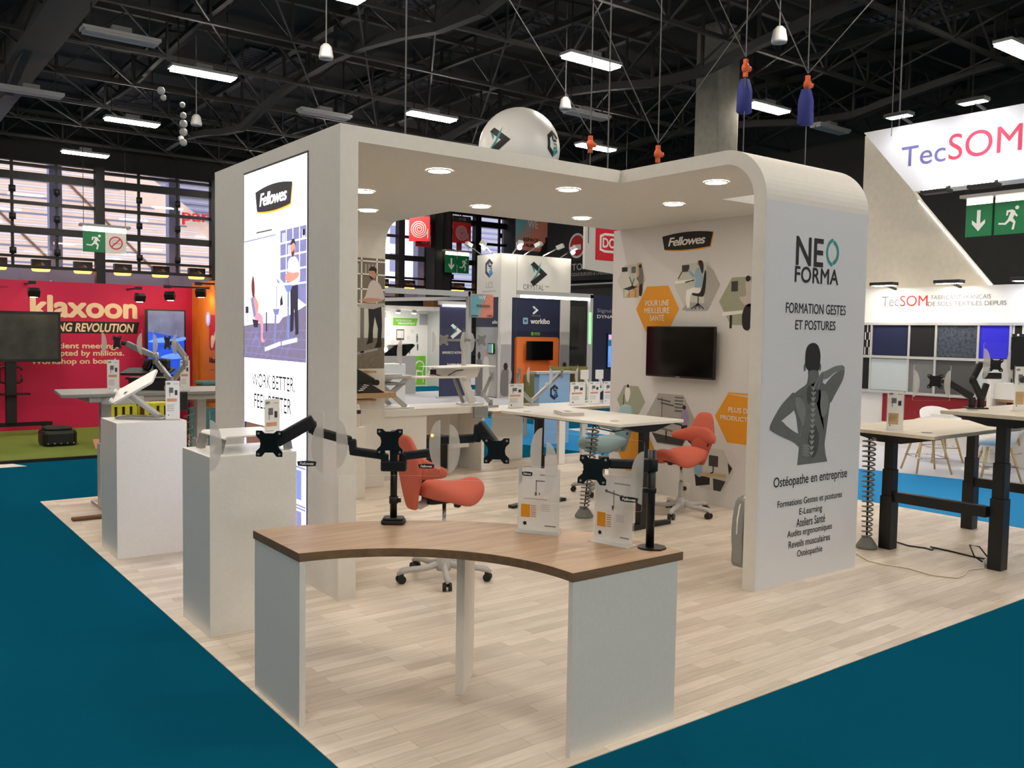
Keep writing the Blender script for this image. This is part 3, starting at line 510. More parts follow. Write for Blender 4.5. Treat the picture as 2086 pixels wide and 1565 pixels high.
b.poly(clip(hexa(-5.54,2.045,.31),-5.3),Z,'green_photo'); b.rect(-5.7,2.14,-5.62,2.24,Z+.001,'dark_photo'); b.line([(-5.7,2.1),(-5.62,1.98)],.01,Z+.001,'soft_ink'); b.line([(-5.62,2.1),(-5.7,1.98)],.01,Z+.001,'soft_ink'); b.poly([(-5.8,1.94),(-5.5,1.96),(-5.5,1.93),(-5.8,1.9)],Z+.001,'white_ink'); b.rect(-5.71,1.78,-5.68,1.91,Z+.001,'ink')
b.poly(sm([(-5.53,2.22),(-5.47,2.24),(-5.42,2.1),(-5.44,2.0),(-5.52,2.0),(-5.6,2.08),(-5.52,2.1)]),Z+.002,'shirt'); b.poly(sm([(-5.52,2.0),(-5.44,2.0),(-5.46,1.78),(-5.54,1.78),(-5.56,1.9)]),Z+.002,'trousers'); b.disc((-5.5,2.26),.03,Z+.003,'hair',10)
b.poly(hexa(-6.69,1.98,.315,1.03),Z+.001,'orange_ink')
for t,q in (('POUR UNE',(-6.86,2.015,-6.52,2.075)),('MEILLEURE',(-6.875,1.935,-6.51,1.995)),('SANTÉ',(-6.79,1.855,-6.585,1.93))): b.text(t,q,Z+.002,'white_ink',bold=.012)
b.poly(hexa(-7.05,.97,.22),Z,'green_photo'); b.poly(sm([(-7.14,1.1),(-7.09,1.13),(-7.06,1.05),(-7.1,.95),(-7.14,1.0)]),Z+.001,'white_ink'); b.disc((-7.1,1.13),.02,Z+.002,'hair',10); b.line([(-7.16,1.03),(-7.17,.85)],.012,Z+.001,'ink')
b.poly(hexa(-6.46,.81,.36),Z,'photo_grey'); b.poly([(-6.72,.65),(-6.3,.62),(-6.2,.7),(-6.28,.55),(-6.64,.55)],Z+.0008,'dark_photo')
for u,v in ((-6.55,.98),(-6.6,1.02)): b.line([(u-.05,v),(u+.14,v-.02)],.012,Z+.001,'dark_photo')
b.line([(-6.58,1.04),(-6.58,.8)],.008,Z+.001,'dark_photo'); b.rect(-6.4,.9,-6.28,1.06,Z+.001,'mid_photo')
for i in range(4): b.line([(-6.4,.93+.035*i),(-6.27,.93+.035*i)],.006,Z+.0014,'white_ink')
b.poly([(-6.5,.8),(-6.22,.77),(-6.22,.75),(-6.5,.78)],Z+.002,'dark_photo'); b.rect(-6.3,.62,-6.285,.77,Z+.001,'ink'); b.rect(-6.52,.58,-6.5,.7,Z+.001,'ink'); b.poly([(-6.64,.73),(-6.42,.7),(-6.42,.68),(-6.64,.7)],Z+.0015,'mid_photo')
b.poly(sm([(-6.3,.91),(-6.24,.93),(-6.21,.86),(-6.22,.78),(-6.3,.78)]),Z+.003,'lilac'); b.poly(sm([(-6.29,.78),(-6.22,.78),(-6.22,.64),(-6.28,.64)],2),Z+.0025,'ink'); b.disc((-6.265,.955),.024,Z+.003,'hair',10); b.disc((-6.69,.79),.03,Z+.002,'hair',10)
b.poly(hexa(-5.53,.9,.33),Z+.001,'orange_ink'); b.poly([(-5.74,1.135),(-5.3,1.1),(-5.3,1.13)],Z+.0015,'slab_birch')
for t,q in (('PLUS DE',(-5.69,.955,-5.42,1.005)),('PRODUCTIVITÉ',(-5.785,.875,-5.3,.93))): b.text(t,q,Z+.002,'white_ink',bold=.012)
b.poly(hexa(-6.95,.42,.31),Z,'orange_ink')
b.poly(hexa(-5.88,.36,.28),Z,'pale_photo'); b.rect(-5.92,.39,-5.8,.5,Z+.001,'dark_photo'); b.line([(-5.86,.39),(-5.86,.33),(-5.9,.31)],.014,Z+.001,'ink'); b.poly(sm([(-6.1,.46),(-6.04,.45),(-6.0,.36),(-6.02,.26),(-6.1,.3)]),Z+.002,'lectern_blue'); b.disc((-6.06,.5),.035,Z+.002,'hair',10); b.poly([(-6.1,.28),(-5.9,.27),(-5.9,.2),(-6.08,.16)],Z+.0015,'ink'); b.poly([(-6.04,.3),(-5.7,.33),(-5.7,.3),(-6.02,.27)],Z+.0025,'tan_photo'); b.poly([(-5.86,.27),(-5.7,.26),(-5.76,.15),(-5.85,.15)],Z+.001,'dark_photo'); b.poly([(-5.68,.45),(-5.62,.4),(-5.66,.33)],Z+.001,'hair')
b.build('printed_hexagons',gw)
# photo strip on the rear panel
b=MB(FY(8.58)); Z=.002; b.rect(3.56,1.29,4.742,2.475,Z,'shelf_print'); b.rect(3.56,1.29,4.742,1.63,Z+.0005,'floor_print')
for u in (3.9,4.15,4.46,4.645): b.rect(u-.008,1.62,u+.008,2.475,Z+.001,'white_ink')
for v in (2.44,2.30,2.14,1.98,1.80): b.line([(3.56,v+.01),(4.742,v-.0)],.014,Z+.001,'white_ink')
for u,v in ((4.5,2.31),(4.54,2.31),(4.58,2.31),(4.62,2.31),(4.41,2.31)): b.rect(u,v,u+.02,v+.1,Z+.0012,'soft_ink')
b.rect(4.40,1.62,4.742,1.96,Z+.0014,'pale_photo'); b.line([(4.47,1.98),(4.47,1.46)],.045,Z+.002,'mid_photo'); b.poly([(4.42,1.98),(4.73,2.0),(4.73,1.97),(4.6,1.93),(4.43,1.94)],Z+.004,'photo_grey'); b.line([(4.3,1.43),(4.66,1.5)],.025,Z+.002,'soft_ink')
b.poly(sm([(4.55,2.2),(4.6,2.24),(4.67,2.21),(4.72,2.12),(4.73,2.04),(4.62,2.0),(4.52,2.0),(4.44,2.03),(4.44,2.01),(4.5,2.06)]),Z+.003,'shirt'); b.poly(sm([(4.46,2.03),(4.52,2.0),(4.68,2.02),(4.7,2.04),(4.56,2.05)]),Z+.0035,'skin')
b.poly([(4.54,1.97),(4.70,1.97),(4.71,1.75),(4.70,1.56),(4.65,1.56),(4.66,1.72),(4.62,1.85),(4.60,1.7),(4.60,1.58),(4.54,1.58),(4.55,1.75)],Z+.003,'trousers'); b.poly([(4.52,1.55),(4.6,1.57),(4.6,1.6),(4.54,1.6)],Z+.0035,'ink'); b.poly([(4.62,1.51),(4.7,1.52),(4.71,1.57),(4.65,1.58)],Z+.0035,'ink')
b.poly(sm([(4.55,2.3),(4.56,2.35),(4.59,2.37),(4.63,2.35),(4.625,2.28),(4.59,2.25),(4.565,2.27)]),Z+.004,'skin'); b.poly(sm([(4.545,2.34),(4.56,2.375),(4.6,2.385),(4.64,2.36),(4.63,2.31),(4.61,2.34)]),Z+.0045,'hair'); b.poly(sm([(4.56,2.285),(4.6,2.265),(4.625,2.29),(4.59,2.25),(4.565,2.265)]),Z+.005,'hair')
b.build('printed_photo',rp)
# lit poster on the left wall
for k,c in dict(lb_slate=(128,128,178),lb_dark=(44,44,60),lb_floor=(120,112,140),lb_skin=(214,150,130),lb_hair=(110,44,40),lb_pink=(228,150,170),lb_blue=(120,136,200),lb_brown=(110,76,66),lb_pale=(214,216,244),lb_white=(250,250,255),lb_ink=(40,40,44),lb_black=(22,22,28),lb_amber=(250,190,40)).items(): mat(k,c,.5,emit=.95,noise=.06,scale=18)
lp=thing('illuminated_poster',(2.46,6.06,.25),'tall glowing white poster with black brand badge and office photo on the left wall','lit poster')
MB(FX(2.465)).prism([(-6.645,.24),(-5.49,.24),(-5.49,2.865),(-6.645,2.865)],0,.004,'dark_steel').build('frame',lp)
b=MB(FX(2.461)); b.rect(-6.63,.25,-5.50,2.85,.001,'screen_white'); b.build('lit_face',lp)
b=MB(FX(2.461)); badge(b,-6.40,2.53,-5.73,2.72,.003,'lb_amber','lb_black','lb_white')
b.text('WORK BETTER.',(-6.46,1.27,-5.68,1.37),.004,'ink'); b.text('FEEL BETTER',(-6.42,1.115,-5.74,1.22),.004,'ink'); b.build('printed_lettering',lp)
b=MB(FX(2.461)); Z=.003
b.poly([(-6.63,1.48),(-5.5,1.48),(-5.5,1.86),(-5.75,1.8),(-6.05,1.76),(-6.63,1.72)],Z,'lb_floor')
for i in range(8): b.line([(-6.63+.11*i,1.48),(-6.43+.11*i,1.73)],.008,Z+.0004,'lb_slate'); 
for i in range(4): b.line([(-6.6,1.52+.05*i),(-5.5,1.5+.065*i)],.006,Z+.0004,'lb_slate')
b.poly([(-5.94,2.38),(-5.5,2.385),(-5.5,1.86),(-5.62,1.9),(-5.94,2.05)],Z+.0006,'lb_slate')
for u in (-5.94,-5.83,-5.72,-5.61): b.line([(u,2.38),(u,2.02)],.014,Z+.001,'lb_white')
for v in (2.29,2.2,2.1,2.0): b.line([(-5.94,v),(-5.5,v+.01)],.012,Z+.001,'lb_white')
for u,v in ((-5.9,2.3),(-5.87,2.3),(-5.8,2.21),(-5.77,2.21),(-5.57,2.3),(-5.54,2.3)): b.rect(u,v,u+.022,v+.06,Z+.0012,'lb_pale')
b.rect(-5.56,2.32,-5.52,2.36,Z+.0013,'lb_black')
b.poly([(-6.63,2.36),(-6.63,1.74),(-5.96,1.74),(-5.75,1.86),(-5.62,1.9),(-5.78,2.35),(-5.94,2.36)],Z+.0005,'lb_white'); b.line([(-6.63,2.35),(-6.02,2.36)],.008,Z+.001,'lb_slate'); b.line([(-6.38,2.40),(-6.08,2.40)],.012,Z+.001,'soft_ink')
b.poly(sm([(-5.80,2.15),(-5.74,2.19),(-5.66,2.18),(-5.61,2.12),(-5.61,2.03),(-5.7,2.0),(-5.78,2.04)]),Z+.002,'lb_pale'); b.poly(sm([(-5.85,2.05),(-5.76,2.02),(-5.63,2.05),(-5.62,2.08),(-5.72,2.08),(-5.8,2.09)]),Z+.0024,'lb_skin')
b.poly(sm([(-5.755,2.24),(-5.745,2.29),(-5.70,2.295),(-5.68,2.24),(-5.70,2.19),(-5.73,2.19)]),Z+.002,'lb_skin'); b.poly(sm([(-5.76,2.27),(-5.73,2.305),(-5.69,2.305),(-5.67,2.26),(-5.70,2.28)]),Z+.0025,'lb_dark'); b.poly(sm([(-5.74,2.22),(-5.71,2.225),(-5.69,2.24),(-5.70,2.195),(-5.73,2.19)]),Z+.0025,'lb_hair')
b.poly([(-5.76,2.0),(-5.63,2.0),(-5.63,1.86),(-5.62,1.67),(-5.67,1.66),(-5.69,1.84),(-5.71,1.69),(-5.76,1.68),(-5.755,1.86)],Z+.002,'lb_dark')
b.poly([(-6.03,2.02),(-5.61,2.015),(-5.61,2.0),(-5.87,1.985),(-6.02,2.0)],Z+.003,'lb_pale'); b.poly([(-5.86,2.0),(-5.72,2.0),(-5.75,1.955),(-5.82,1.955)],Z+.0032,'lb_blue'); b.line([(-5.79,1.97),(-5.79,1.6)],.03,Z+.003,'lb_blue'); b.line([(-5.99,2.0),(-5.99,1.84)],.012,Z+.0026,'lb_slate'); b.line([(-5.9,1.60),(-5.64,1.63)],.03,Z+.0034,'lb_pale')
b.poly([(-6.24,1.86),(-5.93,1.85),(-5.93,1.83),(-6.24,1.84)],Z+.003,'lb_pale'); b.poly([(-6.06,1.84),(-5.94,1.84),(-5.96,1.8),(-6.03,1.8)],Z+.0032,'lb_slate'); b.line([(-6.01,1.81),(-6.03,1.58)],.032,Z+.003,'lb_slate'); b.line([(-6.21,1.55),(-5.92,1.6)],.03,Z+.0034,'lb_pale'); b.line([(-6.18,1.82),(-6.18,1.68)],.02,Z+.0025,'lb_dark')
b.poly(sm([(-6.47,2.02),(-6.44,2.09),(-6.41,2.03),(-6.41,1.94),(-6.45,1.94)]),Z+.003,'lb_hair'); b.poly(sm([(-6.44,1.95),(-6.39,1.93),(-6.35,1.9),(-6.33,1.86),(-6.37,1.8),(-6.44,1.82)]),Z+.002,'lb_skin'); b.line([(-6.46,1.93),(-6.40,1.79)],.05,Z+.0035,'lb_slate')
b.poly(sm([(-6.4,1.82),(-6.27,1.8),(-6.24,1.74),(-6.25,1.64),(-6.21,1.61),(-6.28,1.61),(-6.29,1.73),(-6.4,1.77)]),Z+.003,'lb_pink'); b.poly([(-6.45,1.77),(-6.33,1.76),(-6.34,1.71),(-6.42,1.71)],Z+.004,'lb_dark'); b.line([(-6.38,1.71),(-6.38,1.63)],.012,Z+.003,'lb_slate')
for d in (-.09,.0,.08): b.line([(-6.38,1.65),(-6.38+d,1.58)],.012,Z+.003,'lb_slate')
b.line([(-6.59,1.84),(-6.53,1.84)],.05,Z+.003,'lb_dark'); b.line([(-6.56,1.82),(-6.56,1.74)],.01,Z+.003,'lb_slate'); b.poly([(-5.93,1.9),(-5.9,1.94),(-5.88,1.87),(-5.93,1.86)],Z+.003,'lb_dark'); b.poly([(-6.0,2.06),(-5.97,2.02),(-5.93,2.02)],Z+.003,'lb_slate')
b.rect(-6.63,.25,-5.5,.995,Z,'lb_pale'); b.rect(-6.62,.9,-6.58,.995,Z+.001,'lb_dark'); b.poly([(-6.58,.995),(-6.1,.995),(-5.9,.9),(-6.2,.85),(-6.58,.8)],Z+.001,'lb_brown')
for i in range(6): b.rect(-6.5+.17*i,.55,-6.42+.17*i,.75,Z+.001,'lb_blue'); b.rect(-6.5+.17*i,.27,-6.42+.17*i,.47,Z+.001,'lb_slate')
for v in (.52,.5,.78): b.line([(-6.63,v),(-5.5,v-.01)],.01,Z+.0014,'lb_slate')
b.build('printed_photo',lp)
# ceiling downlights
for x,y in ((3.49,5.52),(3.53,6.76),(4.12,7.8),(4.76,6.81),(4.72,5.52),(5.98,6.78),(5.31,4.5),(5.92,5.49)):
    h=thing('downlight',(x,y,R_B-.01),'round warm-white downlight set flush in the white canopy ceiling','downlight','round downlights in the stand canopy')
    MB().lathe([(.092,0),(.092,-.006),(.084,-.008),(.08,-.007)],'white_paint',(x,y,R_B-.002),24).build('trim_ring',h); MB(FZ(R_B-.008)).disc((x,y),.082,0,'downlight_glow',24).build('glowing_disc',h)
# wall television, sockets
tv=thing('television',(6.95,6.27,1.27),'black flat television on the hexagon graphic wall','television')
b=MB(FX(6.9)); b.prism(rrect(.93,.53,.01,3,-6.275,1.53),-.035,0,'black_plastic'); b.build('bezel',tv,bevel=.003); MB(FX(6.899)).rect(-6.73,1.285,-5.82,1.785,0,'black_gloss').build('screen',tv)
b=MB(FX(6.899)); b.rect(-6.31,1.271,-6.25,1.277,.001,'light_grey'); b.build('badge',tv); MB().box((6.93,6.05,1.35),(7.0,6.5,1.7),'black_metal').build('wall_bracket',tv)
so=thing('wall_socket',(7.0,6.2,.12),'white double wall socket with a black plug near the floor below the television','socket'); b=MB(FX(7.0)); b.prism(rrect(.085,.11,.01,3,-6.21,.12),0,.012,'white_laminate'); b.build('cover_plate',so); b=MB(FX(7.0)); b.cyl((-6.215,.115,.01),(-6.215,.115,.04),.022,'black_plastic',n=14); b.build('plug',so)
so=thing('wall_bin',(4.9,3.85,.12),'slim grey rounded bin peeping out behind the left edge of the entrance panel','bin'); b=MB(FY(3.78)); b.prism(sm([(4.845,.25),(4.835,.33),(4.84,.44),(4.86,.54),(4.90,.60),(5.05,.60),(5.1,.45),(5.1,.22),(5.06,.14),(4.86,.13)],3),-.10,-.005,'grey_plastic'); b.build('casing',so,bevel=.01); b=MB(FY(3.78)); b.tube([(4.835,.36,-.05),(4.84,.46,-.05),(4.86,.55,-.05),(4.91,.605,-.05),(5.05,.605,-.05)],.006,'white_ink',6); b.build('rim',so)
# plinths
def plinth(x,y,l,s=.5,d=.48,hh=1.0):
    o=MB().box((-s/2,-d/2,0),(s/2,d/2,hh),'white_laminate').build('display_plinth',bevel=.003); o.location=(x,y,0); PM[o]=M.Translation((x,y,0)); return tag(o,l,'plinth')
plinth(1.838,5.04,'tall white plinth holding the low white monitor riser, nearest the curved desk')
plinth(1.835,7.06,'tall white plinth holding the tilted white laptop stand, farther left')
# curved desk
CX,CY=1.53,2.61
cd=thing('curved_desk',(2.15,3.2,0),'curved desk with oak-look top and white panel legs at the platform corner','desk')
def rin(t): return .765+.115*(t/(PI/2))**1.4
N=24; pin=[(CX+rin(PI/2*i/N)*math.cos(PI/2*i/N),CY+rin(PI/2*i/N)*math.sin(PI/2*i/N)) for i in range(N+1)]; po=[(CX+1.405*math.cos(PI/2*i/N),CY+1.405*math.sin(PI/2*i/N)) for i in range(N+1)]
MB().prism(pin+po[::-1],.717,.755,'desk_oak','desk_edge').build('tabletop',cd,bevel=.002)
MB().box((1.533,3.49,0),(1.561,4.0,.717),'white_laminate').build('leg_panel',cd,bevel=.001); MB().box((2.30,2.613,0),(2.905,2.641,.717),'white_laminate').build('leg_panel',cd,bevel=.001)
a=.80; q=V((math.cos(a),math.sin(a),0)); b=MB(); b.obar((CX+1.08*q.x,CY+1.08*q.y,.3585),(CX+1.37*q.x,CY+1.37*q.y,.3585),.038,.717,'white_laminate'); b.build('leg_panel',cd,bevel=.001)
# ================================================================ FURNITURE AND DISPLAYS ON THE STAND
def Lm(o,rz): return M.Translation(V(o))@M.Rotation(rz,4,'Z')
def up(c): return fr(c,(1,0,0),(0,0,1))     # local upright plane facing the viewer side (-y)
def plate(b,c,s,m='black_metal',rot=0,X=None):
    h=s/2; p=[]
    q=[(.5,.5),(.29,.5),(.17,.40),(-.17,.40),(-.29,.5),(-.5,.5),(-.5,.30),(-.36,.16),(-.33,0),(-.36,-.16),(-.5,-.30),(-.5,-.5),(-.29,-.5),(-.16,-.34),(.16,-.34),(.29,-.5),(.5,-.5),(.5,-.30),(.36,-.16),(.33,0),(.36,.16),(.5,.30)]
    cr,sr=math.cos(rot),math.sin(rot); o=b.X; b.X=o@(X or up(c)); b.prism([(s*(a*cr-d*sr),s*(a*sr+d*cr)) for a,d in q],0,.008,m)
    b.X=b.X
    for a,d in ((.4,.4),(-.4,.4),(-.4,-.4),(.4,-.4)):
        x,y=s*(a*cr-d*sr),s*(a*sr+d*cr); b.cyl((x,y,.008),(x,y,.011),.045*s,'light_grey',n=8)
    b.X=o
def screen_mock(par,X,w_,h_,sticker=None,dim=.022):
    b=MB(X); p=rrect(w_,h_,.012,4); n=len(p); b.poly(p,0,'acrylic'); o=b.build('acrylic_screen',par,fix=False)
    b=MB(X); b.prism(p,-.002,.002,'acrylic_edge'); b.f=b.f[2:]; b.mi=b.mi[2:]; b.sm=b.sm[2:]; b.build('polished_edge',o,fix=False)
    for s in (-1,1):
        b=MB(X); r=.36*h_; a=[(s*(w_/2-.002)-s*.25*r*1.9*math.cos(t),-.02*h_+r*math.sin(t)*1.05) for t in [-PI/2+PI*i/16 for i in range(17)]]; b.poly(a,.003,'frosted'); b.build('frosted_arc',o,fix=False)
    if sticker:
        b=MB(X); u,v,sw=sticker; badge(b,u,v,u+sw,v+sw*.3,.004,None); b.build('brand_sticker',o)
    return o
def curl(b,a,c,w_,h_,m): b.obar(a,c,w_,h_,m)
def big_arm(o,rz,label,loc):   # arm built in local x (across), y (away), z
    pass
# --- triple monitor arm on the curved desk
o=(2.156,3.794,.755); X=Lm(o,RZ)
h=thing('monitor_mount',o,'black three-headed monitor arm with clear mock screens clamped to the curved desk','monitor arm',None,RZ)
def LB(): return MB(X)
b=LB(); b.prism(rrect(.115,.095,.02,3),0,.02,'black_plastic'); b.prism(rrect(.10,.08,.018,3),.02,.032,'black_plastic'); b.build('base_clamp',h,bevel=.004)
b=LB(); b.cyl((0,0,.03),(0,0,.33),.017,'black_metal'); b.cyl((0,0,.10),(0,0,.135),.022,'black_plastic'); b.cyl((.018,0,.115),(.036,0,.115),.011,'black_plastic',n=10); b.build('pole',h)
b=LB(); b.box((-.062,-.03,.26),(.062,.03,.312),'black_plastic'); b.box((-.018,-.028,.30),(.016,.028,.46),'black_plastic')
b.box((-.062,-.024,.30),(-.028,.024,.345),'black_plastic'); b.box((.027,-.024,.30),(.062,.024,.345),'black_plastic'); b.build('hub',h,bevel=.008)
b=LB(); plate(b,(-.016,-.035,.408),.125); b.build('mounting_plate',h)
def seg(a,c,w_=.034,hh=.042,nm='arm_segment',m='black_plastic',bm=None,par=None,bev=.009):
    b=bm or LB(); b.obar(a,c,w_,hh,m); return b.build(nm,par or h,bevel=bev)
seg((-.045,0,.335),(-.22,.03,.352)); b=LB(); b.obar((-.205,.03,.345),(-.21,.03,.41),.04,.036,'black_plastic',(1,0,0)); b.build('elbow',h,bevel=.008)
seg((-.215,.03,.40),(-.40,-.01,.455),.034,.045); b=LB(); b.obar((-.395,-.01,.44),(-.40,-.01,.50),.04,.04,'black_plastic',(1,0,0)); b.build('elbow',h,bevel=.01)
seg((-.39,-.01,.505),(-.565,-.05,.402),.04,.062); b=LB(); b.cyl((-.57,-.05,.40),(-.585,-.085,.396),.022,'black_plastic'); plate(b,(-.585,-.092,.396),.125); b.build('mounting_plate',h)
seg((.045,0,.335),(.205,.03,.352)); b=LB(); b.obar((.2,.03,.345),(.205,.03,.42),.04,.036,'black_plastic',(1,0,0)); b.build('elbow',h,bevel=.008)
seg((.2,.03,.412),(.40,-.01,.43),.034,.045); b=LB(); b.obar((.405,-.01,.41),(.41,-.01,.50),.04,.04,'black_plastic',(1,0,0)); b.build('elbow',h,bevel=.01)
seg((.41,-.01,.50),(.51,-.06,.375),.04,.06); b=LB(); b.cyl((.50,-.05,.38),(.503,-.085,.38),.022,'black_plastic'); plate(b,(.503,-.092,.38),.122); b.build('mounting_plate',h)
X1=X@fr((-.592,-.112,.392),(1,.02,0),(0,0,1)); screen_mock(h,X1,.54,.325,(.145,-.10,.092))
screen_mock(h,X@fr((-.02,-.055,.405),(1,0,.004),(-.004,0,1)),.505,.318,(.145,-.123,.078))
screen_mock(h,X@fr((.497,-.112,.39),(1,-.01,-.02),(.02,0,1)),.445,.31)
# --- single arm
o=(2.86,2.73,.755); X=Lm(o,RZ)
h=thing('monitor_mount',o,'black single monitor arm on a round pole, right end of the curved desk','monitor arm',None,RZ)
b=LB(); b.prism([(.062*math.cos(t),.055*math.sin(t)) for t in [PI/2+PI*i/12 for i in range(13)]]+[(.03,-.055),(.062,-.02),(.062,.02),(.03,.055)],0,.008,'black_metal'); b.cyl((-.008,0,.008),(-.008,0,.44),.0185,'black_metal'); b.build('pole',h)
b=LB(); b.cyl((-.008,0,.345),(-.008,0,.40),.027,'black_plastic'); b.box((-.048,-.026,.345),(-.02,.026,.40),'black_plastic'); b.cyl((-.008,0,.248),(-.008,0,.27),.023,'black_plastic'); b.box((-.05,-.012,.248),(-.02,.012,.27),'black_plastic'); b.build('clamp_collar',h,bevel=.003)
seg((-.04,0,.373),(-.20,-.01,.378),.03,.043); b=LB(); b.box((-.245,-.03,.355),(-.20,.01,.41),'black_plastic'); b.build('elbow',h,bevel=.004)
b=LB(); plate(b,(-.272,-.04,.352),.125,rot=-.08); b.build('mounting_plate',h)
screen_mock(h,X@fr((-.268,-.06,.347),(1,0,-.085),(.02,0,1)),.43,.31,(.115,-.118,.082))
# --- sign holders
def a4(b,X,w_,hh,style):
    b.X=X; b.poly(rrect(w_,hh,.002,2,0,hh/2),.0022,'white_ink'); Z=.003
    if style==0:   # desk sign
        badge(b,-.42*w_,.86*hh,-.16*w_,.93*hh,Z,None); b.rect(.02*w_,.88*hh,.42*w_,.90*hh,Z,'soft_ink')
        b.line([(-.07*w_,.62*hh),(-.07*w_,.80*hh)],.016*w_,Z,'ink'); b.line([(-.07*w_,.79*hh),(.14*w_,.79*hh)],.022*w_,Z,'grey_ink'); b.rect(-.1*w_,.55*hh,-.05*w_,.61*hh,Z,'grey_ink'); b.rect(0,.56*hh,.025*w_,.6*hh,Z,'grey_ink')
        b.rect(-.36*w_,.49*hh,.2*w_,.5*hh,Z,'peach_ink'); b.rect(-.43*w_,.19*hh,-.21*w_,.40*hh,Z,'orange_ink')
        for i in range(6): b.rect(-.19*w_,.20*hh+.035*hh*i,-.06*w_,.215*hh+.035*hh*i,Z,'peach_ink')
        for i in range(4): b.rect(.06*w_,.31*hh+.03*hh*i,.27*w_,.316*hh+.03*hh*i,Z,'soft_ink')
        b.disc((-.33*w_,.09*hh),.045*w_,Z,'ink',16); b.rect(.15*w_,.06*hh,.42*w_,.075*hh,Z,'grey_ink')
    elif style==1:
        b.rect(.0*w_,.88*hh,.42*w_,.90*hh,Z,'soft_ink')
        b.line([(0,.50*hh),(0,.78*hh)],.02*w_,Z,'grey_ink'); b.line([(-.2*w_,.75*hh),(.22*w_,.70*hh)],.03*w_,Z,'grey_ink'); b.disc((-.2*w_,.755*hh),.035*w_,Z,'grey_ink',12); b.disc((.22*w_,.7*hh),.035*w_,Z,'grey_ink',12); b.rect(-.05*w_,.47*hh,.0,.54*hh,Z,'grey_ink')
        b.rect(-.43*w_,.19*hh,-.21*w_,.41*hh,Z,'orange_ink')
        for i in range(6): b.rect(-.18*w_,.20*hh+.035*hh*i,-.06*w_,.215*hh+.035*hh*i,Z,'peach_ink')
        for i in range(4): b.rect(.06*w_,.31*hh+.03*hh*i,.27*w_,.316*hh+.03*hh*i,Z,'soft_ink')
        b.disc((-.35*w_,.09*hh),.045*w_,Z,'ink',16); b.rect(.18*w_,.06*hh,.42*w_,.075*hh,Z,'grey_ink')
    else:
        badge(b,-.42*w_,.90*hh,-.16*w_,.95*hh,Z,None); b.rect(.1*w_,.91*hh,.4*w_,.925*hh,Z,'soft_ink')
        b.rect(-.25*w_,.68*hh,.05*w_,.82*hh,Z,'grey_ink'); b.rect(.15*w_,.62*hh,.34*w_,.75*hh,Z,'dark_photo'); b.line([(-.2*w_,.68*hh),(-.2*w_,.58*hh)],.04*w_,Z,'grey_ink')
        b.rect(-.4*w_,.45*hh,.3*w_,.53*hh,Z,'peach_ink') if style==2 else b.rect(-.4*w_,.12*hh,.2*w_,.42*hh,Z,'tan_photo')
        for i in range(4): b.rect(-.4*w_,.2*hh+.05*hh*i,.1*w_,.215*hh+.05*hh*i,Z,'soft_ink')
        b.disc((-.3*w_,.09*hh),.04*w_,Z,'ink',12)
def sign(o,rz,w_,hh,style,label,group=None):
    h=thing('sign_holder',o,label,'sign holder',group,rz); X=Lm(o,rz)
    b=MB(); a4(b,X@fr((0,0,.012),(1,0,0),(0,0,1)),w_,hh,style); b.build('printed_sheet',h)
    b=MB(X@fr((0,0,.004),(1,0,0),(0,0,1))); b.prism([(-w_/2-.004,0),(w_/2+.004,0),(w_/2+.004,hh+.015),(-w_/2-.004,hh+.015)],-.002,.0015,'acrylic_edge'); b.f=b.f[2:]; b.mi=b.mi[2:]; b.sm=b.sm[2:]
    b.X=X; b.box((-w_/2-.004,-.05,0),(w_/2+.004,.03,.004),'acrylic_edge'); b.box((-w_/2,-.002,.004),(w_/2,.002,.014),'acrylic_edge'); b.build('acrylic_foot',h)
    return h
sign((2.638,3.256,.755),math.atan2(-.177,.121),.205,.295,0,'acrylic sign holder with a badge-topped sheet, middle of the curved desk')
sign((2.784,2.896,.755),math.atan2(-.199,.046),.205,.295,1,'acrylic sign holder with a sheet showing a double arm, beside the single monitor arm')
# --- near plinth: monitor riser, sign
X=Lm((1.87,5.04,1.0),0); h=thing('monitor_riser',(1.87,5.04,1.0),'low white curved-edge monitor riser on silver legs on the near plinth','riser')
b=MB(X); pr=[(-.20,.0),(-.195,.085),(-.18,.10),(.18,.105),(.2,.085),(.205,.075)]; b.X=X@fr((0,0,0),(1,0,0),(0,0,1))
b.prism([(-.19,.088),(-.175,.103),(.175,.103),(.195,.085),(.20,.06),(.192,.06),(.185,.08),(.17,.092),(-.17,.092),(-.183,.08)],-.2,.2,'white_laminate'); b.build('platform',h,bevel=.003)
for s in (-1,1):
    MB(X).obar((-.185,s*.15,.082),(-.205,s*.15,0),.012,.05,'silver').build('side_leg',h); MB(X).obar((.19,s*.15,.08),(.205,s*.15,0),.012,.05,'silver').build('side_leg',h)
sign((1.98,4.90,1.0),RZ+.9,.105,.285,2,'narrow acrylic sign holder in front of the lit poster, on the near plinth')
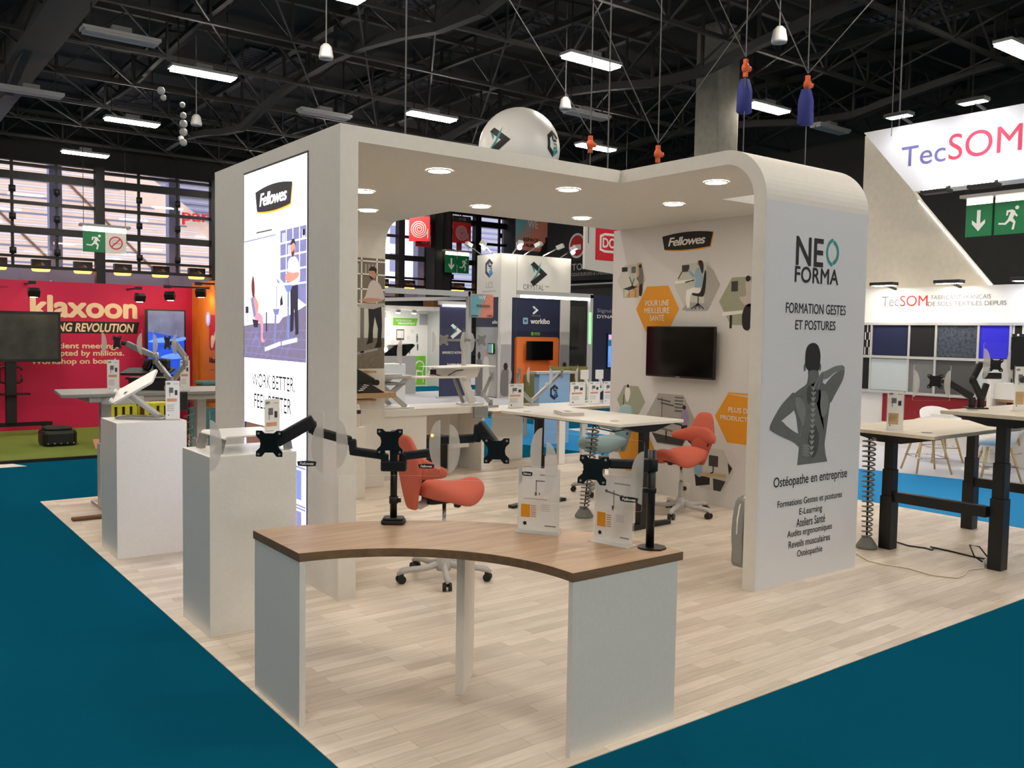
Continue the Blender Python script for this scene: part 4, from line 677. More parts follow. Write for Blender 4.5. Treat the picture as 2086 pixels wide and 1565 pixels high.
# --- far plinth: tilted laptop stand
o=(1.86,7.06,1.0); X=Lm(o,RZ); h=thing('laptop_stand',o,'white laptop stand with tilted tray and silver loop base on the left plinth','laptop stand',None,RZ)
b=MB(X); b.tube([(x,y,.012) for x,y in rrect(.36,.17,.03,4,-.03,0)]+[(rrect(.36,.17,.03,4,-.03,0)[0][0],rrect(.36,.17,.03,4,-.03,0)[0][1],.012)],.009,'silver'); b.box((-.2,-.06,.004),(.1,.06,.008),'light_grey'); b.build('loop_base',h)
b=MB(X); b.obar((.095,0,.02),(-.13,0,.185),.075,.032,'light_grey'); b.build('lift_arm',h,bevel=.008); b=MB(X); b.cyl((-.13,-.05,.185),(-.13,.05,.185),.024,'silver'); b.build('hinge',h)
_x=V((.90,0,.43)).normalized(); _n=V((-.46,-.42,.78)).normalized(); _x=(_x-_n*_x.dot(_n)).normalized(); TR=fr((-.09,0,.245),_x,_n.cross(_x))
b=MB(X@TR); b.prism(rrect(.36,.24,.03,5),-.012,.006,'white_laminate'); b.build('tray',h,bevel=.004)
b=MB(X@TR); 
for y in (-.08,.08): b.box((-.185,y-.025,.006),(-.17,y+.025,.028),'white_laminate')
b.build('stop_tab',h)
sign((2.0,6.88,1.0),-.35,.10,.285,2,'narrow acrylic sign holder on the left plinth beside the tilted laptop stand')
# --- grey adjustable table behind the plinths
h=thing('standing_desk',(2.45,8.75,0),'grey height-adjustable table with black docks and silver arms behind the left plinth','desk')
b=MB(); b.prism([(1.52,8.45),(3.2,8.45),(3.2,9.22),(1.6,9.22)],1.07,1.10,'grey_plastic'); b.build('tabletop',h,bevel=.004)
b=MB(); b.prism([(1.75,8.5),(2.95,8.5),(2.95,9.1),(1.75,9.1)],1.02,1.07,'light_grey'); b.prism([(1.95,8.43),(2.2,8.43),(2.2,8.5),(1.85,8.5)],1.0,1.07,'light_grey'); b.build('frame',h,bevel=.01)
for x in (1.95,2.82):
    b=MB(); b.box((x-.06,8.74,.03),(x+.06,8.86,.62),'light_grey'); b.box((x-.045,8.755,.62),(x+.045,8.845,1.03),'light_grey'); b.build('lifting_leg',h,bevel=.006)
    b=MB(); b.box((x-.05,8.38,0),(x+.05,9.2,.03),'silver'); b.build('foot',h,bevel=.01)
MB().box((1.585,8.37,0),(1.9,8.45,.028),'brown_seat').build('cross_foot',h,bevel=.008)
def coil(p0,p1,r0,r1,nt,m,rad=.007,n=10):
    b=MB(); p0=V(p0);p1=V(p1); pts=[];rs=[]
    for i in range(nt*n+1):
        t=i/(nt*n); c=p0.lerp(p1,t); r=r0+(r1-r0)*t; a=2*PI*i/n; pts.append(c+V((r*math.cos(a),r*math.sin(a),0)))
    b.tube(pts,rad,m,5); return b
def spine(o,top,label,r=.05,nt=16,foot=True,rad=.006,group=None):
    h=thing('cable_spine',o,label,'cable spine',group); coil((o[0],o[1],o[2]+.08),top,r*.75,r,nt,'spine_grey',rad).build('spiral',h)
    if foot: MB().lathe([(0,0),(.085,0),(.085,.015),(.05,.07),(.035,.09),(0,.09)],'spine_grey',o,20).build('foot',h)
    b=MB(); b.bar((o[0],o[1],o[2]+.05),top,.006,'black_plastic'); b.build('cable',h); return h
spine((2.62,8.62,0),(2.66,8.62,1.02),'grey spiral cable spine under the grey table, behind the left plinth',.045,14)
o=(2.50,8.62,1.10); X=Lm(o,RZ); h=thing('monitor_mount',o,'silver two-headed monitor arm with clear mock screens on the grey table at left','monitor arm',None,RZ)
b=LB(); b.box((-.06,-.04,0),(.06,.04,.05),'silver'); b.cyl((0,0,.05),(0,0,.13),.03,'silver'); b.build('clamp',h,bevel=.004); MB().box((2.5,8.405,.93),(2.58,8.447,1.10),'black_plastic').build('clamp_jaw',h,bevel=.004)
seg((-.01,0,.10),(-.15,.02,.27),.04,.05,m='silver'); b=LB(); b.cyl((-.16,.02,.25),(-.16,.02,.36),.028,'silver'); b.build('elbow',h); seg((-.16,.02,.32),(-.42,-.02,.44),.045,.055,m='silver'); b=LB(); b.cyl((-.42,-.02,.44),(-.46,-.04,.445),.02,'dark_steel'); plate(b,(-.49,-.05,.45),.125,'dark_steel',X=fr((-.49,-.05,.45),(.8,-.5,0),(0,0,1))); b.build('mounting_plate',h)
seg((.01,0,.10),(.12,.02,.25),.04,.05,m='silver'); b=LB(); b.cyl((.125,.02,.24),(.12,.02,.33),.028,'silver'); b.build('elbow',h); seg((.115,.02,.32),(.03,-.02,.46),.045,.055,m='silver'); b=LB(); b.cyl((.03,-.02,.45),(-.0,-.04,.452),.02,'dark_steel'); plate(b,(-.02,-.05,.455),.125,'dark_steel',X=fr((-.02,-.05,.455),(.6,-.6,0),(0,0,1))); b.build('mounting_plate',h)
screen_mock(h,X@fr((-.43,-.09,.445),(1,0,0),(0,0,1)),.375,.27); screen_mock(h,X@fr((-.03,-.09,.445),(1,0,0),(0,0,1)),.22,.26)
sign((1.97,8.57,1.10),RZ+.3,.10,.285,2,'narrow acrylic sign holder at the left end of the grey table'); sign((2.6,8.55,1.10),RZ+.2,.085,.28,2,'acrylic sign holder right of the silver arm on the grey table')
h=thing('docking_station',(2.37,8.84,1.10),'black keyboard platform and docks piled on the grey table','dock'); X=Lm((2.37,8.84,1.10),RZ)
b=LB(); b.prism(rrect(.42,.2,.02,3),.10,.12,'black_plastic'); b.box((-.18,-.09,0),(.18,.09,.10),'black_plastic'); b.build('lower_dock',h,bevel=.006)
b=LB(); b.X=X@fr((-.03,0,.175),(1,0,.02),(0,.97,.2)); b.prism(rrect(.46,.22,.03,3),-.012,.012,'black_plastic'); b.build('keyboard_tray',h,bevel=.003); b=LB(); b.obar((-.05,0,.19),(-.02,.03,.29),.14,.05,'black_gloss'); b.box((.03,-.05,.19),(.17,.06,.30),'black_plastic'); b.build('upper_dock',h,bevel=.02)
# ---------------------------------------------------------------- saddle chairs
def ell(w_,t,n=20,e=.75):
    o=[]
    for i in range(n):
        a=2*PI*i/n; c,s=math.cos(a),math.sin(a); o.append((w_*math.copysign(abs(c)**e,c),t*math.copysign(abs(s)**e,s)))
    return o
def saddle_chair(loc,rz,label,fab,hz=0):
    h=thing('saddle_chair',loc,label,'chair',None,rz); z0=hz
    secs=[]
    for x,w_,zt,th,dr in ((-.215,.10,.655,.05,.0),(-.20,.16,.685,.09,.01),(-.13,.205,.695,.12,.02),(-.03,.215,.69,.125,.035),(.06,.205,.672,.125,.06),(.14,.185,.674,.12,.07),(.21,.16,.692,.11,.055),(.255,.125,.692,.09,.03),(.275,.06,.665,.045,.01)):
        zc=zt-th/2; c=[]
        for y,z in ell(w_,th/2,20,.62): c.append((x,y,zc+z-dr*(abs(y)/w_)**2+z0))
        secs.append(c)
    MB().loft(secs,fab).build('seat',h,local=True,sub=1)
    secs=[]; k=MB()
    for z,w_,th,xb in ((.505,.05,.016,-.245),(.515,.062,.026,-.248),(.60,.085,.032,-.262),(.68,.115,.036,-.262),(.76,.165,.040,-.262),(.83,.155,.038,-.27),(.90,.132,.034,-.285),(.96,.11,.030,-.302),(1.0,.085,.024,-.312),(1.014,.045,.012,-.315)):
        secs.append([(xb+t,y,z+z0) for y,t in ell(w_,th)])
    k.loft(secs,fab); secs=[]
    for y in (-.272,-.265,-.23,-.17,-.10,0,.10,.17,.23,.265,.272):
        a=abs(y); hh=.012 if a>.27 else .034 if a>.26 else .046 if a>.2 else .06 if a>.12 else .085; tt=.010 if a>.27 else .026 if a>.26 else .034; xc=-.262+1.55*a*a; zc=.795-.10*max(0,a-.10)
        secs.append([(xc+tt*math.cos(2*PI*q/14),y,zc+hh*math.sin(2*PI*q/14)+z0) for q in range(14)])
    k.loft(secs,fab); br=k.build('backrest',h,local=True,sub=1)
    b=MB(); 
    for s in (-1,1): b.tube([(-.262+.01,s*.045,.53+z0),(-.255,s*.075,.62+z0),(-.245,s*.092,.69+z0),(-.222,s*.13,.725+z0)],.007,'black_plastic',6)
    b.build('piping',br,local=True)
    b=MB(); b.prism(rrect(.26,.15,.03,3,-.02,0),.535+z0,.585+z0,'black_plastic'); b.cyl((.04,-.13,.53+z0),(.04,-.09,.53+z0),.022,'black_plastic',n=12); b.box((.02,-.12,.51+z0),(.06,-.09,.55+z0),'black_plastic'); b.box((.12,-.05,.56+z0),(.2,.05,.58+z0),'black_plastic'); b.build('tilt_mechanism',h,local=True,bevel=.006)
    b=MB(); b.tube([(-.12,0,.555+z0),(-.19,0,.525+z0),(-.235,0,.54+z0),(-.25,0,.6+z0)],[.03,.028,.026,.02],'light_grey',10); b.build('back_bracket',h,local=True)
    b=MB(); b.cyl((0,0,.30),(0,0,.54+z0),.014,'chrome'); b.build('gas_lift',h,local=True); b=MB(); b.cyl((0,0,.10),(0,0,.31),.026,'light_grey',r2=.022); b.lathe([(0,.06),(.05,.06),(.06,.10),(.04,.15),(.026,.17)],'light_grey'); b.build('base_hub',h,local=True)
    for k in range(5):
        a=2*PI*k/5+.5; c,s=math.cos(a),math.sin(a); b=MB()
        b.tube([(.03*c,.03*s,.105),(.14*c,.14*s,.085),(.24*c,.24*s,.088),(.30*c,.30*s,.082),(.335*c,.335*s,.062)],[.026,.021,.02,.024,.012],'light_grey',8); b.build('base_leg',h,local=True)
        b=MB(); nx,ny=-s,c
        for q in (-1,1): b.cyl((.31*c+nx*q*.008,.31*s+ny*q*.008,.028),(.31*c+nx*q*.03,.31*s+ny*q*.03,.028),.028,'black_plastic',n=16)
        b.cyl((.30*c,.30*s,.03),(.30*c,.30*s,.07),.011,'black_plastic',n=8); b.box((.31*c-.013,.31*s-.013,.03),(.31*c+.013,.31*s+.013,.06),'black_plastic'); b.build('castor',h,local=True)
    return h
saddle_chair((3.295,5.10,0),RZ+.60,'coral saddle chair behind the curved desk, its back to the poster wall','coral_fabric')
saddle_chair((6.37,5.72,0),RZ+PI+.62,'coral saddle chair in front of the hexagon graphic wall','coral_fabric',-.05)
saddle_chair((6.5,6.95,0),RZ+PI+.55,'pale blue saddle chair partly hidden behind the white sit-stand desk','blue_fabric',-.07)
# ---------------------------------------------------------------- white sit-stand desk
dr=.06; o=(5.56,6.15,0); X=Lm(o,dr); h=thing('standing_desk',o,'white sit-stand desk on black legs in the middle of the stand','desk',None,dr)
b=LB(); b.prism(rrect(.84,1.56,.006,2),.925,.95,'white_laminate'); b.build('tabletop',h,bevel=.002)
b=LB(); b.box((-.06,-.66,.87),(-.02,.66,.925),'black_metal'); b.box((.02,-.66,.87),(.06,.66,.925),'black_metal'); b.box((.2,-.66,.9),(.3,.66,.925),'black_metal'); b.build('under_frame',h)
for s in (-1,1):
    y=s*.68; b=LB(); b.X=X@fr((0,y,0),(1,0,0),(0,0,1)); b.prism([(-.34,.925),(-.34,.915),(-.1,.855),(.1,.855),(.34,.915),(.34,.925)],-.04,.04,'black_metal'); b.build('bracket',h)
    b=LB(); b.box((-.055,y-.03,.04),(.055,y+.03,.50),'black_metal'); b.box((-.045,y-.025,.5),(.045,y+.025,.86),'black_metal'); b.build('lifting_leg',h,bevel=.003)
    b=LB(); b.X=X@fr((0,y,0),(1,0,0),(0,0,1)); b.prism([(-.36,.0),(.36,.0),(.36,.03),(.06,.05),(-.06,.05),(-.36,.03)],-.035,.035,'black_metal'); b.build('foot',h,bevel=.004)
b=LB(); b.lathe([(.04,.951),(.04,.953),(0,.953)],'light_grey',(-.28,.55,0),20); b.build('grommet',h); b=LB(); b.lathe([(.04,.951),(.04,.953),(0,.953)],'light_grey',(-.24,-.55,0),20); b.build('grommet',h)
b=LB(); b.tube([(-.2,-.2,.92),(-.25,-.35,.87),(-.2,-.5,.85),(-.1,-.6,.88)],.006,'black_plastic',6); b.build('hanging_cable',h)
bk=thing('catalogue',(5.42,6.25,.952),'thick white catalogue lying on the white sit-stand desk','book'); X=Lm((5.42,6.27,.952),1.15)
b=LB(); b.box((-.145,-.105,0),(.145,.105,.004),'white_ink'); b.box((-.145,-.105,.022),(.145,.105,.026),'white_ink'); b.box((-.145,.1,0),(.145,.105,.026),'white_ink'); b.build('cover',bk); b=LB(); b.box((-.142,-.102,.004),(.142,.1,.022),'paper'); b.build('pages',bk); b=LB(); b.rect(-.05,-.02,.08,.04,.0265,'soft_ink'); b.build('cover_print',bk)
spine((5.5,6.12,0),(5.19,5.68,.90),'grey spiral cable spine hanging from the white sit-stand desk to its cone foot',.055,20,True,.007)
# ---------------------------------------------------------------- rear counters
h=thing('counter',(5.6,8.95,0),'long white counter with open kneehole along the rear of the stand','counter')
MB().box((4.3,8.87,.72),(6.36,9.46,.80),'white_laminate').build('worktop',h,bevel=.002); MB().box((4.32,8.9,0),(5.49,9.44,.72),'white_laminate').build('cabinet',h); MB().box((6.27,8.88,0),(6.31,9.44,.72),'white_laminate').build('end_panel',h,bevel=.001); MB().box((5.49,9.40,.0),(6.27,9.43,.72),'white_laminate').build('back_panel',h)
x=thing('power_box',(5.8,9.2,0),'black box with a lit orange lamp and a white tray under the rear counter','box'); b=MB(); b.box((5.55,9.15,.02),(6.0,9.39,.42),'black_plastic'); b.build('casing',x,bevel=.01); b=MB(); b.sphere((5.72,9.14,.44),.02,'heater_glow',10); b.build('lamp',x); b=MB(); b.box((5.95,9.05,.28),(6.2,9.3,.34),'white_laminate'); b.box((5.95,9.05,.0),(5.97,9.3,.28),'white_laminate'); b.build('tray',x)
h=thing('oak_edged_counter',(7.6,9.2,0),'white counter with oak edges on white legs beyond the sit-stand desk','counter')
MB().box((6.36,8.78,.705),(8.5,9.5,.735),'oak_edge').build('worktop_edge',h); MB().box((6.365,8.785,.7352),(8.495,9.495,.737),'white_laminate').build('worktop',h); MB().box((6.86,9.46,0),(7.36,9.5,.705),'white_laminate').build('rear_panel',h)
for x,y in ((7.45,8.8),(8.4,8.8),(8.4,9.42)): MB().box((x,y,0),(x+.10,y+.05,.705),'white_laminate').build('leg',h)
h=thing('shelf_unit',(4.3,8.4,0),'white board with oak shelves below the printed photo of the standing man','shelf'); MB().box((3.7,8.545,0),(4.735,8.576,1.288),'white_laminate').build('back_board',h,bevel=.002)
MB().box((3.7,8.3,.99),(4.735,8.545,1.045),'oak_edge').build('oak_ledge',h); b=MB(); b.box((3.7,8.36,1.255),(4.53,8.545,1.275),'oak_edge'); b.build('upper_oak_shelf',h); b=MB(); b.box((3.7,8.36,.955),(4.53,8.545,.975),'oak_edge'); b.build('lower_oak_shelf',h)
h=thing('footrest_display',(4.25,8.4,1.045),'black wedge document ramp with roller on the oak ledge','ramp'); b=MB(fr((0,8.31,0),(1,0,0),(0,0,1))); b.prism([(4.0,1.046),(4.61,1.046),(4.46,1.13),(4.2,1.24),(4.0,1.26)],-.2,0,'dark_steel'); b.build('ramp',h,bevel=.008); b=MB(fr((0,8.30,0),(1,0,0),(0,0,1))); b.prism([(3.95,1.35),(4.27,1.31),(4.5,1.19),(4.49,1.13),(4.2,1.14),(3.95,1.15)],-.2,0,'black_plastic'); b.build('document_rest',h,bevel=.02); b=MB(); b.cyl((4.5,8.29,1.155),(4.5,8.53,1.155),.03,'black_plastic'); b.build('roller',h); b=MB(FY(8.295))
for i in range(4): b.line([(4.28+.02*i,1.075+.02*i),(4.34+.02*i,1.08+.015*i)],.008,.01,'white_ink')
b.build('white_stripes',h)
o=MB().box((3.95,8.0,0),(4.215,8.14,.73),'white_laminate').build('side_plinth',bevel=.003); tag(o,'low white plinth carrying a water bottle beside the poster wall','plinth')
h=thing('water_bottle',(4.16,8.06,.73),'small clear plastic water bottle with a dark label on the low plinth','bottle'); b=MB(); b.lathe([(0,0),(.028,0),(.03,.02),(.028,.05),(.03,.08),(.028,.1),(.03,.13),(.03,.16),(.02,.19),(.012,.205)],'bottle_plastic',(4.16,8.06,.73),16); b.build('bottle_body',h); MB().cyl((4.16,8.06,.86),(4.16,8.06,.90),.0305,'ink').build('label_band',h); MB().cyl((4.16,8.06,.935),(4.16,8.06,.95),.014,'white_ink').build('cap',h)
# X-lift workstation
h=thing('desktop_riser',(5.05,9.1,.80),'white scissor-lift desktop riser with black keyboard tray on the rear counter','desk riser'); b=MB(); b.box((4.55,8.95,1.145),(5.36,9.4,1.185),'light_grey'); b.build('platform',h,bevel=.008); b=MB(); b.box((4.6,8.9,1.08),(5.2,9.2,1.10),'grey_plastic'); b.build('keyboard_tray',h,bevel=.004)
for y in (8.98,9.35):
    b=MB(); b.obar((4.85,y,.815),(5.27,y,1.15),.03,.05,'light_grey'); b.obar((5.27,y+.03,.815),(4.85,y+.03,1.15),.03,.05,'light_grey'); b.build('scissor_arm',h)
b=MB(); b.box((4.6,8.95,.80),(5.35,9.4,.815),'white_laminate'); b.build('base_frame',h,bevel=.003)
h=thing('laptop_shield',(5.1,9.0,1.185),'clear mock screen with frosted curve standing on the scissor-lift riser','mock screen'); screen_mock(h,fr((4.98,8.97,1.46),(1,0,0),(0,0,1)),.42,.40); MB().box((4.78,8.96,1.185),(5.19,8.98,1.2),'light_grey').build('foot_rail',h)
# tall lift arm workstation
h=thing('lift_arm_workstation',(6.25,9.1,.80),'white single-arm sit-stand workstation with a wide tray on the rear counter','desk riser')
b=MB(); b.prism(rrect(.3,.26,.06,5,6.24,9.1),.80,.825,'white_laminate'); b.build('base',h,bevel=.004); b=MB(); b.box((6.12,8.82,.66),(6.32,8.868,.80),'grey_plastic'); b.build('clamp',h,bevel=.006)
b=MB(); b.obar((6.27,9.08,.82),(6.08,9.08,1.22),.10,.055,'white_laminate',(0,1,0)); b.build('lift_arm',h,bevel=.01); b=MB(); b.obar((6.18,9.16,.82),(6.0,9.16,1.2),.03,.03,'grey_plastic'); b.build('gas_strut',h)
b=MB(fr((0,9.3,0),(1,0,0),(0,0,1))); b.prism([(5.6,1.275),(6.41,1.295),(6.41,1.28),(5.95,1.265)],0,.5,'white_laminate'); b.build('work_tray',h,bevel=.003)
b=MB(fr((0,9.0,0),(1,0,0),(0,0,1))); b.prism([(5.6,1.28),(6.32,1.28),(6.26,1.15),(6.1,1.12),(6.0,1.16),(5.5,1.16),(5.56,1.19)],0,.02,'white_laminate'); b.build('side_panel',h); MB().box((5.3,8.75,1.155),(5.95,9.05,1.175),'white_laminate').build('keyboard_tray',h,bevel=.004)
b=MB(); b.tube([(5.62,8.98,1.2),(5.7,8.98,1.18),(5.8,8.98,1.16),(5.95,8.98,1.23),(6.05,8.98,1.24)],.006,'black_plastic',6); b.box((5.58,8.97,1.19),(5.66,8.99,1.25),'black_plastic'); b.build('cable',h)
o=(6.15,9.12,1.29); h=thing('monitor_mount',o,'white and steel cross-bar dual monitor mount standing on the lift-arm workstation','monitor arm')
b=MB(); b.box((6.13,9.1,1.29),(6.17,9.14,1.70),'light_grey'); b.build('post',h); b=MB(); b.obar((5.8,9.1,1.60),(6.42,9.1,1.60),.03,.03,'silver'); b.build('crossbar',h)
for x in (5.82,6.38):
    b=MB(); plate(b,(x,9.07,1.60),.13,'silver'); b.build('mounting_plate',h)
screen_mock(h,fr((5.86,9.03,1.58),(1,0,0),(0,0,1)),.46,.32); screen_mock(h,fr((6.42,9.03,1.58),(1,0,0),(0,0,1)),.46,.32)
# arms and signs on the oak-edged counter
def two_arm(o,label,m,hd,ms=True,br=.04):
    global h,X
    X=Lm(o,0); h=thing('monitor_mount',o,label,'monitor arm'); b=LB(); b.box((-.09,-.06,0),(.09,.06,.03),m); b.cyl((0,0,.03),(0,0,.1),.03,m); b.build('clamp',h,bevel=.004)
    for s,e,t in hd:
        seg((s*.02,0,.07),(e[0],0,e[1]),br,br*1.2,m=m); b=LB(); b.cyl((e[0],0,e[1]-.04),(e[0],0,e[1]+.05),br*.6,m); b.build('elbow',h); seg((e[0],0,e[1]),(t[0],-.03,t[1]),br,br*1.2,m=m)
        b=LB()
        if m=='silver': plate(b,(t[0],-.06,t[1]),.12,'grey_plastic',X=fr((t[0],-.06,t[1]),(.7,.5,0),(0,0,1)))
        else: b.box((t[0]-.07,-.07,t[1]-.065),(t[0]+.07,-.05,t[1]+.065),m)
        b.build('mounting_plate',h,bevel=.004)
    return h
hh=two_arm((7.33,9.25,.737),'silver two-headed monitor arm in a V on the oak-edged counter','silver',((-1,(-.22,.24),(-.25,.45)),(1,(.27,.25),(.47,.42))))
screen_mock(hh,fr((7.02,9.12,1.16),(1,0,0),(0,0,1)),.34,.28); screen_mock(hh,fr((7.78,9.12,1.13),(1,0,0),(0,0,1)),.5,.30)
two_arm((6.7,9.3,.737),'silver monitor arm with folded links beside the lift-arm workstation','silver',((-1,(-.12,.17),(-.03,.4)),))
two_arm((8.42,9.3,.737),'white two-headed monitor arm at the right end of the oak-edged counter','white_laminate',((-1,(-.02,.22),(-.16,.40)),(1,(.26,.2),(.12,.40))),br=.035)
for x,w_,l in ((6.92,.24,'white information sheet in an acrylic holder left of the silver V-shaped arm'),(7.97,.27,'white information sheet in an acrylic holder right of the silver V-shaped arm'),(8.28,.2,'white information sheet in an acrylic holder behind the white monitor arm'),(8.55,.2,'rightmost white information sheet in an acrylic holder on the oak-edged counter')):
    sign((x,9.05,.737),0,w_,.30,2,l)
# ---------------------------------------------------------------- two black-legged desks at the right
def frame_desk(o,top,L,W_,label,bar_to=None):
    global X
    X=Lm(o,0); h=thing('standing_desk',o,label,'desk'); b=LB(); b.prism(rrect(L,W_,.005,2),top-.028,top,'slab_birch'); b.build('tabletop',h,bevel=.002)
    for s in (-1,1):
        x=s*(L/2-.16); b=LB(); b.X=X@fr((x,0,0),(0,1,0),(0,0,1)); b.prism([(-W_/2+.04,top-.028),(-W_/2+.04,top-.04),(-.1,top-.10),(.1,top-.10),(W_/2-.04,top-.04),(W_/2-.04,top-.028)],-.04,.04,'black_metal'); b.build('bracket',h)
        b=LB(); k=top-.1; b.box((x-.055,-.05,0),(x+.055,.05,k*.5),'black_metal'); b.box((x-.047,-.043,k*.5),(x+.047,.043,k*.75),'black_metal'); b.box((x-.04,-.036,k*.75),(x+.04,.036,k),'black_metal'); b.build('lifting_leg',h,bevel=.003)
    b=LB(); b.box((-L/2+.2,-.03,top-.075),(L/2-.2,.03,top-.03),'black_metal'); b.build('under_frame',h); return h
h1=frame_desk((7.46,3.85,0),.965,1.68,.86,'lower pale sit-stand desk on black legs at the right edge')
h2=frame_desk((7.53,3.02,0),1.165,1.68,.80,'higher pale sit-stand desk on black legs at the far right')
MB().box((6.75,3.075,.39),(6.82,3.80,.47),'black_metal').build('cross_beam',h1); MB().box((8.1,3.075,.39),(8.17,3.80,.47),'black_metal').build('cross_beam',h1)
for h_,x,y,z in ((h1,6.85,3.6,.965),(h1,8.0,3.6,.965),(h2,6.95,3.3,1.165)): MB().lathe([(.04,.001),(.04,.003),(0,.003)],'grey_plastic',(x,y,z),18).build('grommet',h_)
spine((6.64,3.95,0),(6.62,3.95,.9),'grey spiral cable spine beside the front leg of the lower right desk',.05,20,True,.007); spine((7.15,2.72,0),(7.15,2.72,1.1),'dark spiral cable spine under the higher desk at the right edge',.05,16,True,.008)
sign((6.78,3.83,.965),RZ-.25,.125,.305,3,'narrow acrylic sign holder on the lower right desk'); sign((7.20,3.06,1.165),RZ+.1,.115,.33,3,'narrow acrylic sign holder on the higher right desk')
o=(7.1,3.38,1.165); X=Lm(o,RZ); h=thing('monitor_mount',o,'black two-headed monitor arm with clear mock screens on the higher right desk','monitor arm',None,RZ)
b=LB(); b.box((-.05,-.05,0),(.11,.05,.012),'black_metal'); b.cyl((0,0,.01),(0,0,.09),.026,'black_plastic'); b.cyl((.07,0,.01),(.07,0,.1),.026,'black_plastic'); b.build('clamp',h,bevel=.003)
seg((.0,0,.09),(-.215,0,.215),.04,.055); b=LB(); b.cyl((-.21,-.03,.21),(-.21,.03,.21),.024,'grey_plastic'); b.obar((-.22,0,.212),(-.285,-.02,.208),.025,.03,'black_plastic'); plate(b,(-.31,-.03,.21),.11,X=fr((-.31,-.03,.21),(.8,-.4,0),(0,0,1))); b.build('mounting_plate',h)
seg((.07,0,.09),(.0,0,.22),.04,.05); b=LB(); b.cyl((-.0,0,.2),(-.0,0,.26),.026,'black_plastic'); b.build('elbow',h); seg((0,0,.24),(.05,0,.35),.04,.05); b=LB(); b.obar((.04,0,.35),(.13,-.03,.345),.03,.03,'black_plastic'); plate(b,(.15,-.05,.345),.10,X=fr((.15,-.05,.345),(.6,-.5,0),(0,0,1))); b.build('mounting_plate',h)
seg((.07,0,.06),(.11,0,.2),.035,.045); seg((.09,.02,.26),(.23,.02,.26),.04,.05)
screen_mock(h,X@fr((-.35,-.06,.2),(1,0,0),(0,0,1)),.29,.28); screen_mock(h,X@fr((.15,-.08,.365),(1,0,0),(0,0,1)),.235,.31)
o=(7.22,3.05,1.165); h=thing('computer_monitor',o,'black monitor with a dark keyboard below it, cut by the right frame edge','monitor',None,RZ); X=Lm(o,RZ)
b=LB(); b.X=X@fr((.16,.1,.45),(1,0,.03),(0,0,1)); b.prism(rrect(.42,.26,.01,3),-.02,.0,'black_plastic'); b.build('panel',h,bevel=.003); b=LB(); b.obar((.16,.12,.0),(.16,.12,.45),.04,.05,'black_plastic'); b.build('stand',h); b=LB(); b.X=X@fr((.14,.0,.28),(1,0,0),(0,.3,.95)); b.prism(rrect(.36,.12,.01,3),-.01,.0,'black_plastic')
for i in range(12):
    for j in range(4): b.rect(-.165+.027*i,-.045+.025*j,-.145+.027*i,-.027+.025*j,.002,'dark_steel')
b.build('keyboard',h); b=LB(); b.obar((.12,0,.28),(.16,.1,.2),.04,.03,'black_plastic'); b.build('keyboard_bracket',h)
# ================================================================ STAND WITH PINK WALL (far left)
ks=thing('exhibition_stand',(1,15.9,0),'bright pink and orange exhibition stand with large cream lettering at the far left','exhibition stand')
pw=MB().box((-6,15.86,0),(5.05,16.0,2.4),'pink').build('pink_wall',ks); ow=MB().box((4.95,14.0,0),(5.05,15.86,2.48),'orange').build('orange_wall',ks)
b=MB(FY(15.86)); Z=.004
b.text('klaxoon',(2.42,1.825,4.04,2.185),Z,'cream_ink',bold=.065,space=1.0); b.poly([(2.02,1.57),(4.03,1.58),(4.07,1.775),(2.05,1.765)],Z,'black_plastic'); b.text('THE MEETING REVOLUTION',(2.12,1.60,3.98,1.745),Z+.003,'cream_ink',bold=.05,shear=.2,space=1)
for t,q in (('Efficient meetings,',(2.62,1.30,3.78,1.42)),('adopted by millions.',(2.62,1.18,3.82,1.30)),('Workshop on board.',(2.42,1.05,3.72,1.165))): b.text(t,q,Z,'cream_ink',bold=.045)
b.text('revolution',(1.85,2.27,2.12,2.31),Z,'ink'); b.build('wall_lettering',pw)
b=MB(FX(4.95)); b.poly(rrect(.60,.58,.09,5,-14.65,1.625),Z,'signal_red'); b.poly(sm([(-14.84,1.38),(-14.78,1.36),(-14.73,1.45),(-14.72,1.56),(-14.56,1.74),(-14.5,1.84),(-14.46,1.66),(-14.52,1.66),(-14.58,1.60)]+[(-14.72,1.42)]),Z+.002,'cream_ink'); b.poly(sm([(-14.86,1.52),(-14.80,1.58),(-14.72,1.55),(-14.72,1.42),(-14.78,1.36),(-14.85,1.40)]),Z+.003,'cream_ink')
b.disc((-15.0,1.85),.12,Z+.003,'lb_blue',20); b.rect(-15.05,1.78,-14.95,1.92,Z+.005,'white_ink'); b.text('klaxoon',(-14.95,1.12,-14.33,1.22),Z,'ink',bold=.03); b.rect(-14.93,1.0,-14.35,1.01,Z,'grey_ink'); b.build('wall_lettering',ow)
def spot(x,y,z,tx,l):
    h=thing('arm_spotlight',(x,y,z),l,'spotlight'); b=MB(); b.obar((x,y,z),(x+tx*.06,y+.06,z-.1),.16,.10,'black_plastic'); b.build('lamp_head',h,bevel=.01)
    g=MB(); q=V((x+tx*.075,y+.075,z-.115)); q=q+V((0,0,.01)); g.obar(q,q+V((tx*.004,.004,-.006)),.10,.05,'klax_spot_glow'); g.build('lens',h); b=MB(); b.box((x-.08,y-.03,z+.07),(x+.02,y+.04,z+.12),'black_metal'); b.bar((x,y,z+.1),(x+.0,15.86 if tx==0 else y,z+.1),.014,'black_metal')
    if tx: b.bar((x,y,z+.1),(4.95,y,z+.1),.014,'black_metal')
    b.build('arm',h)
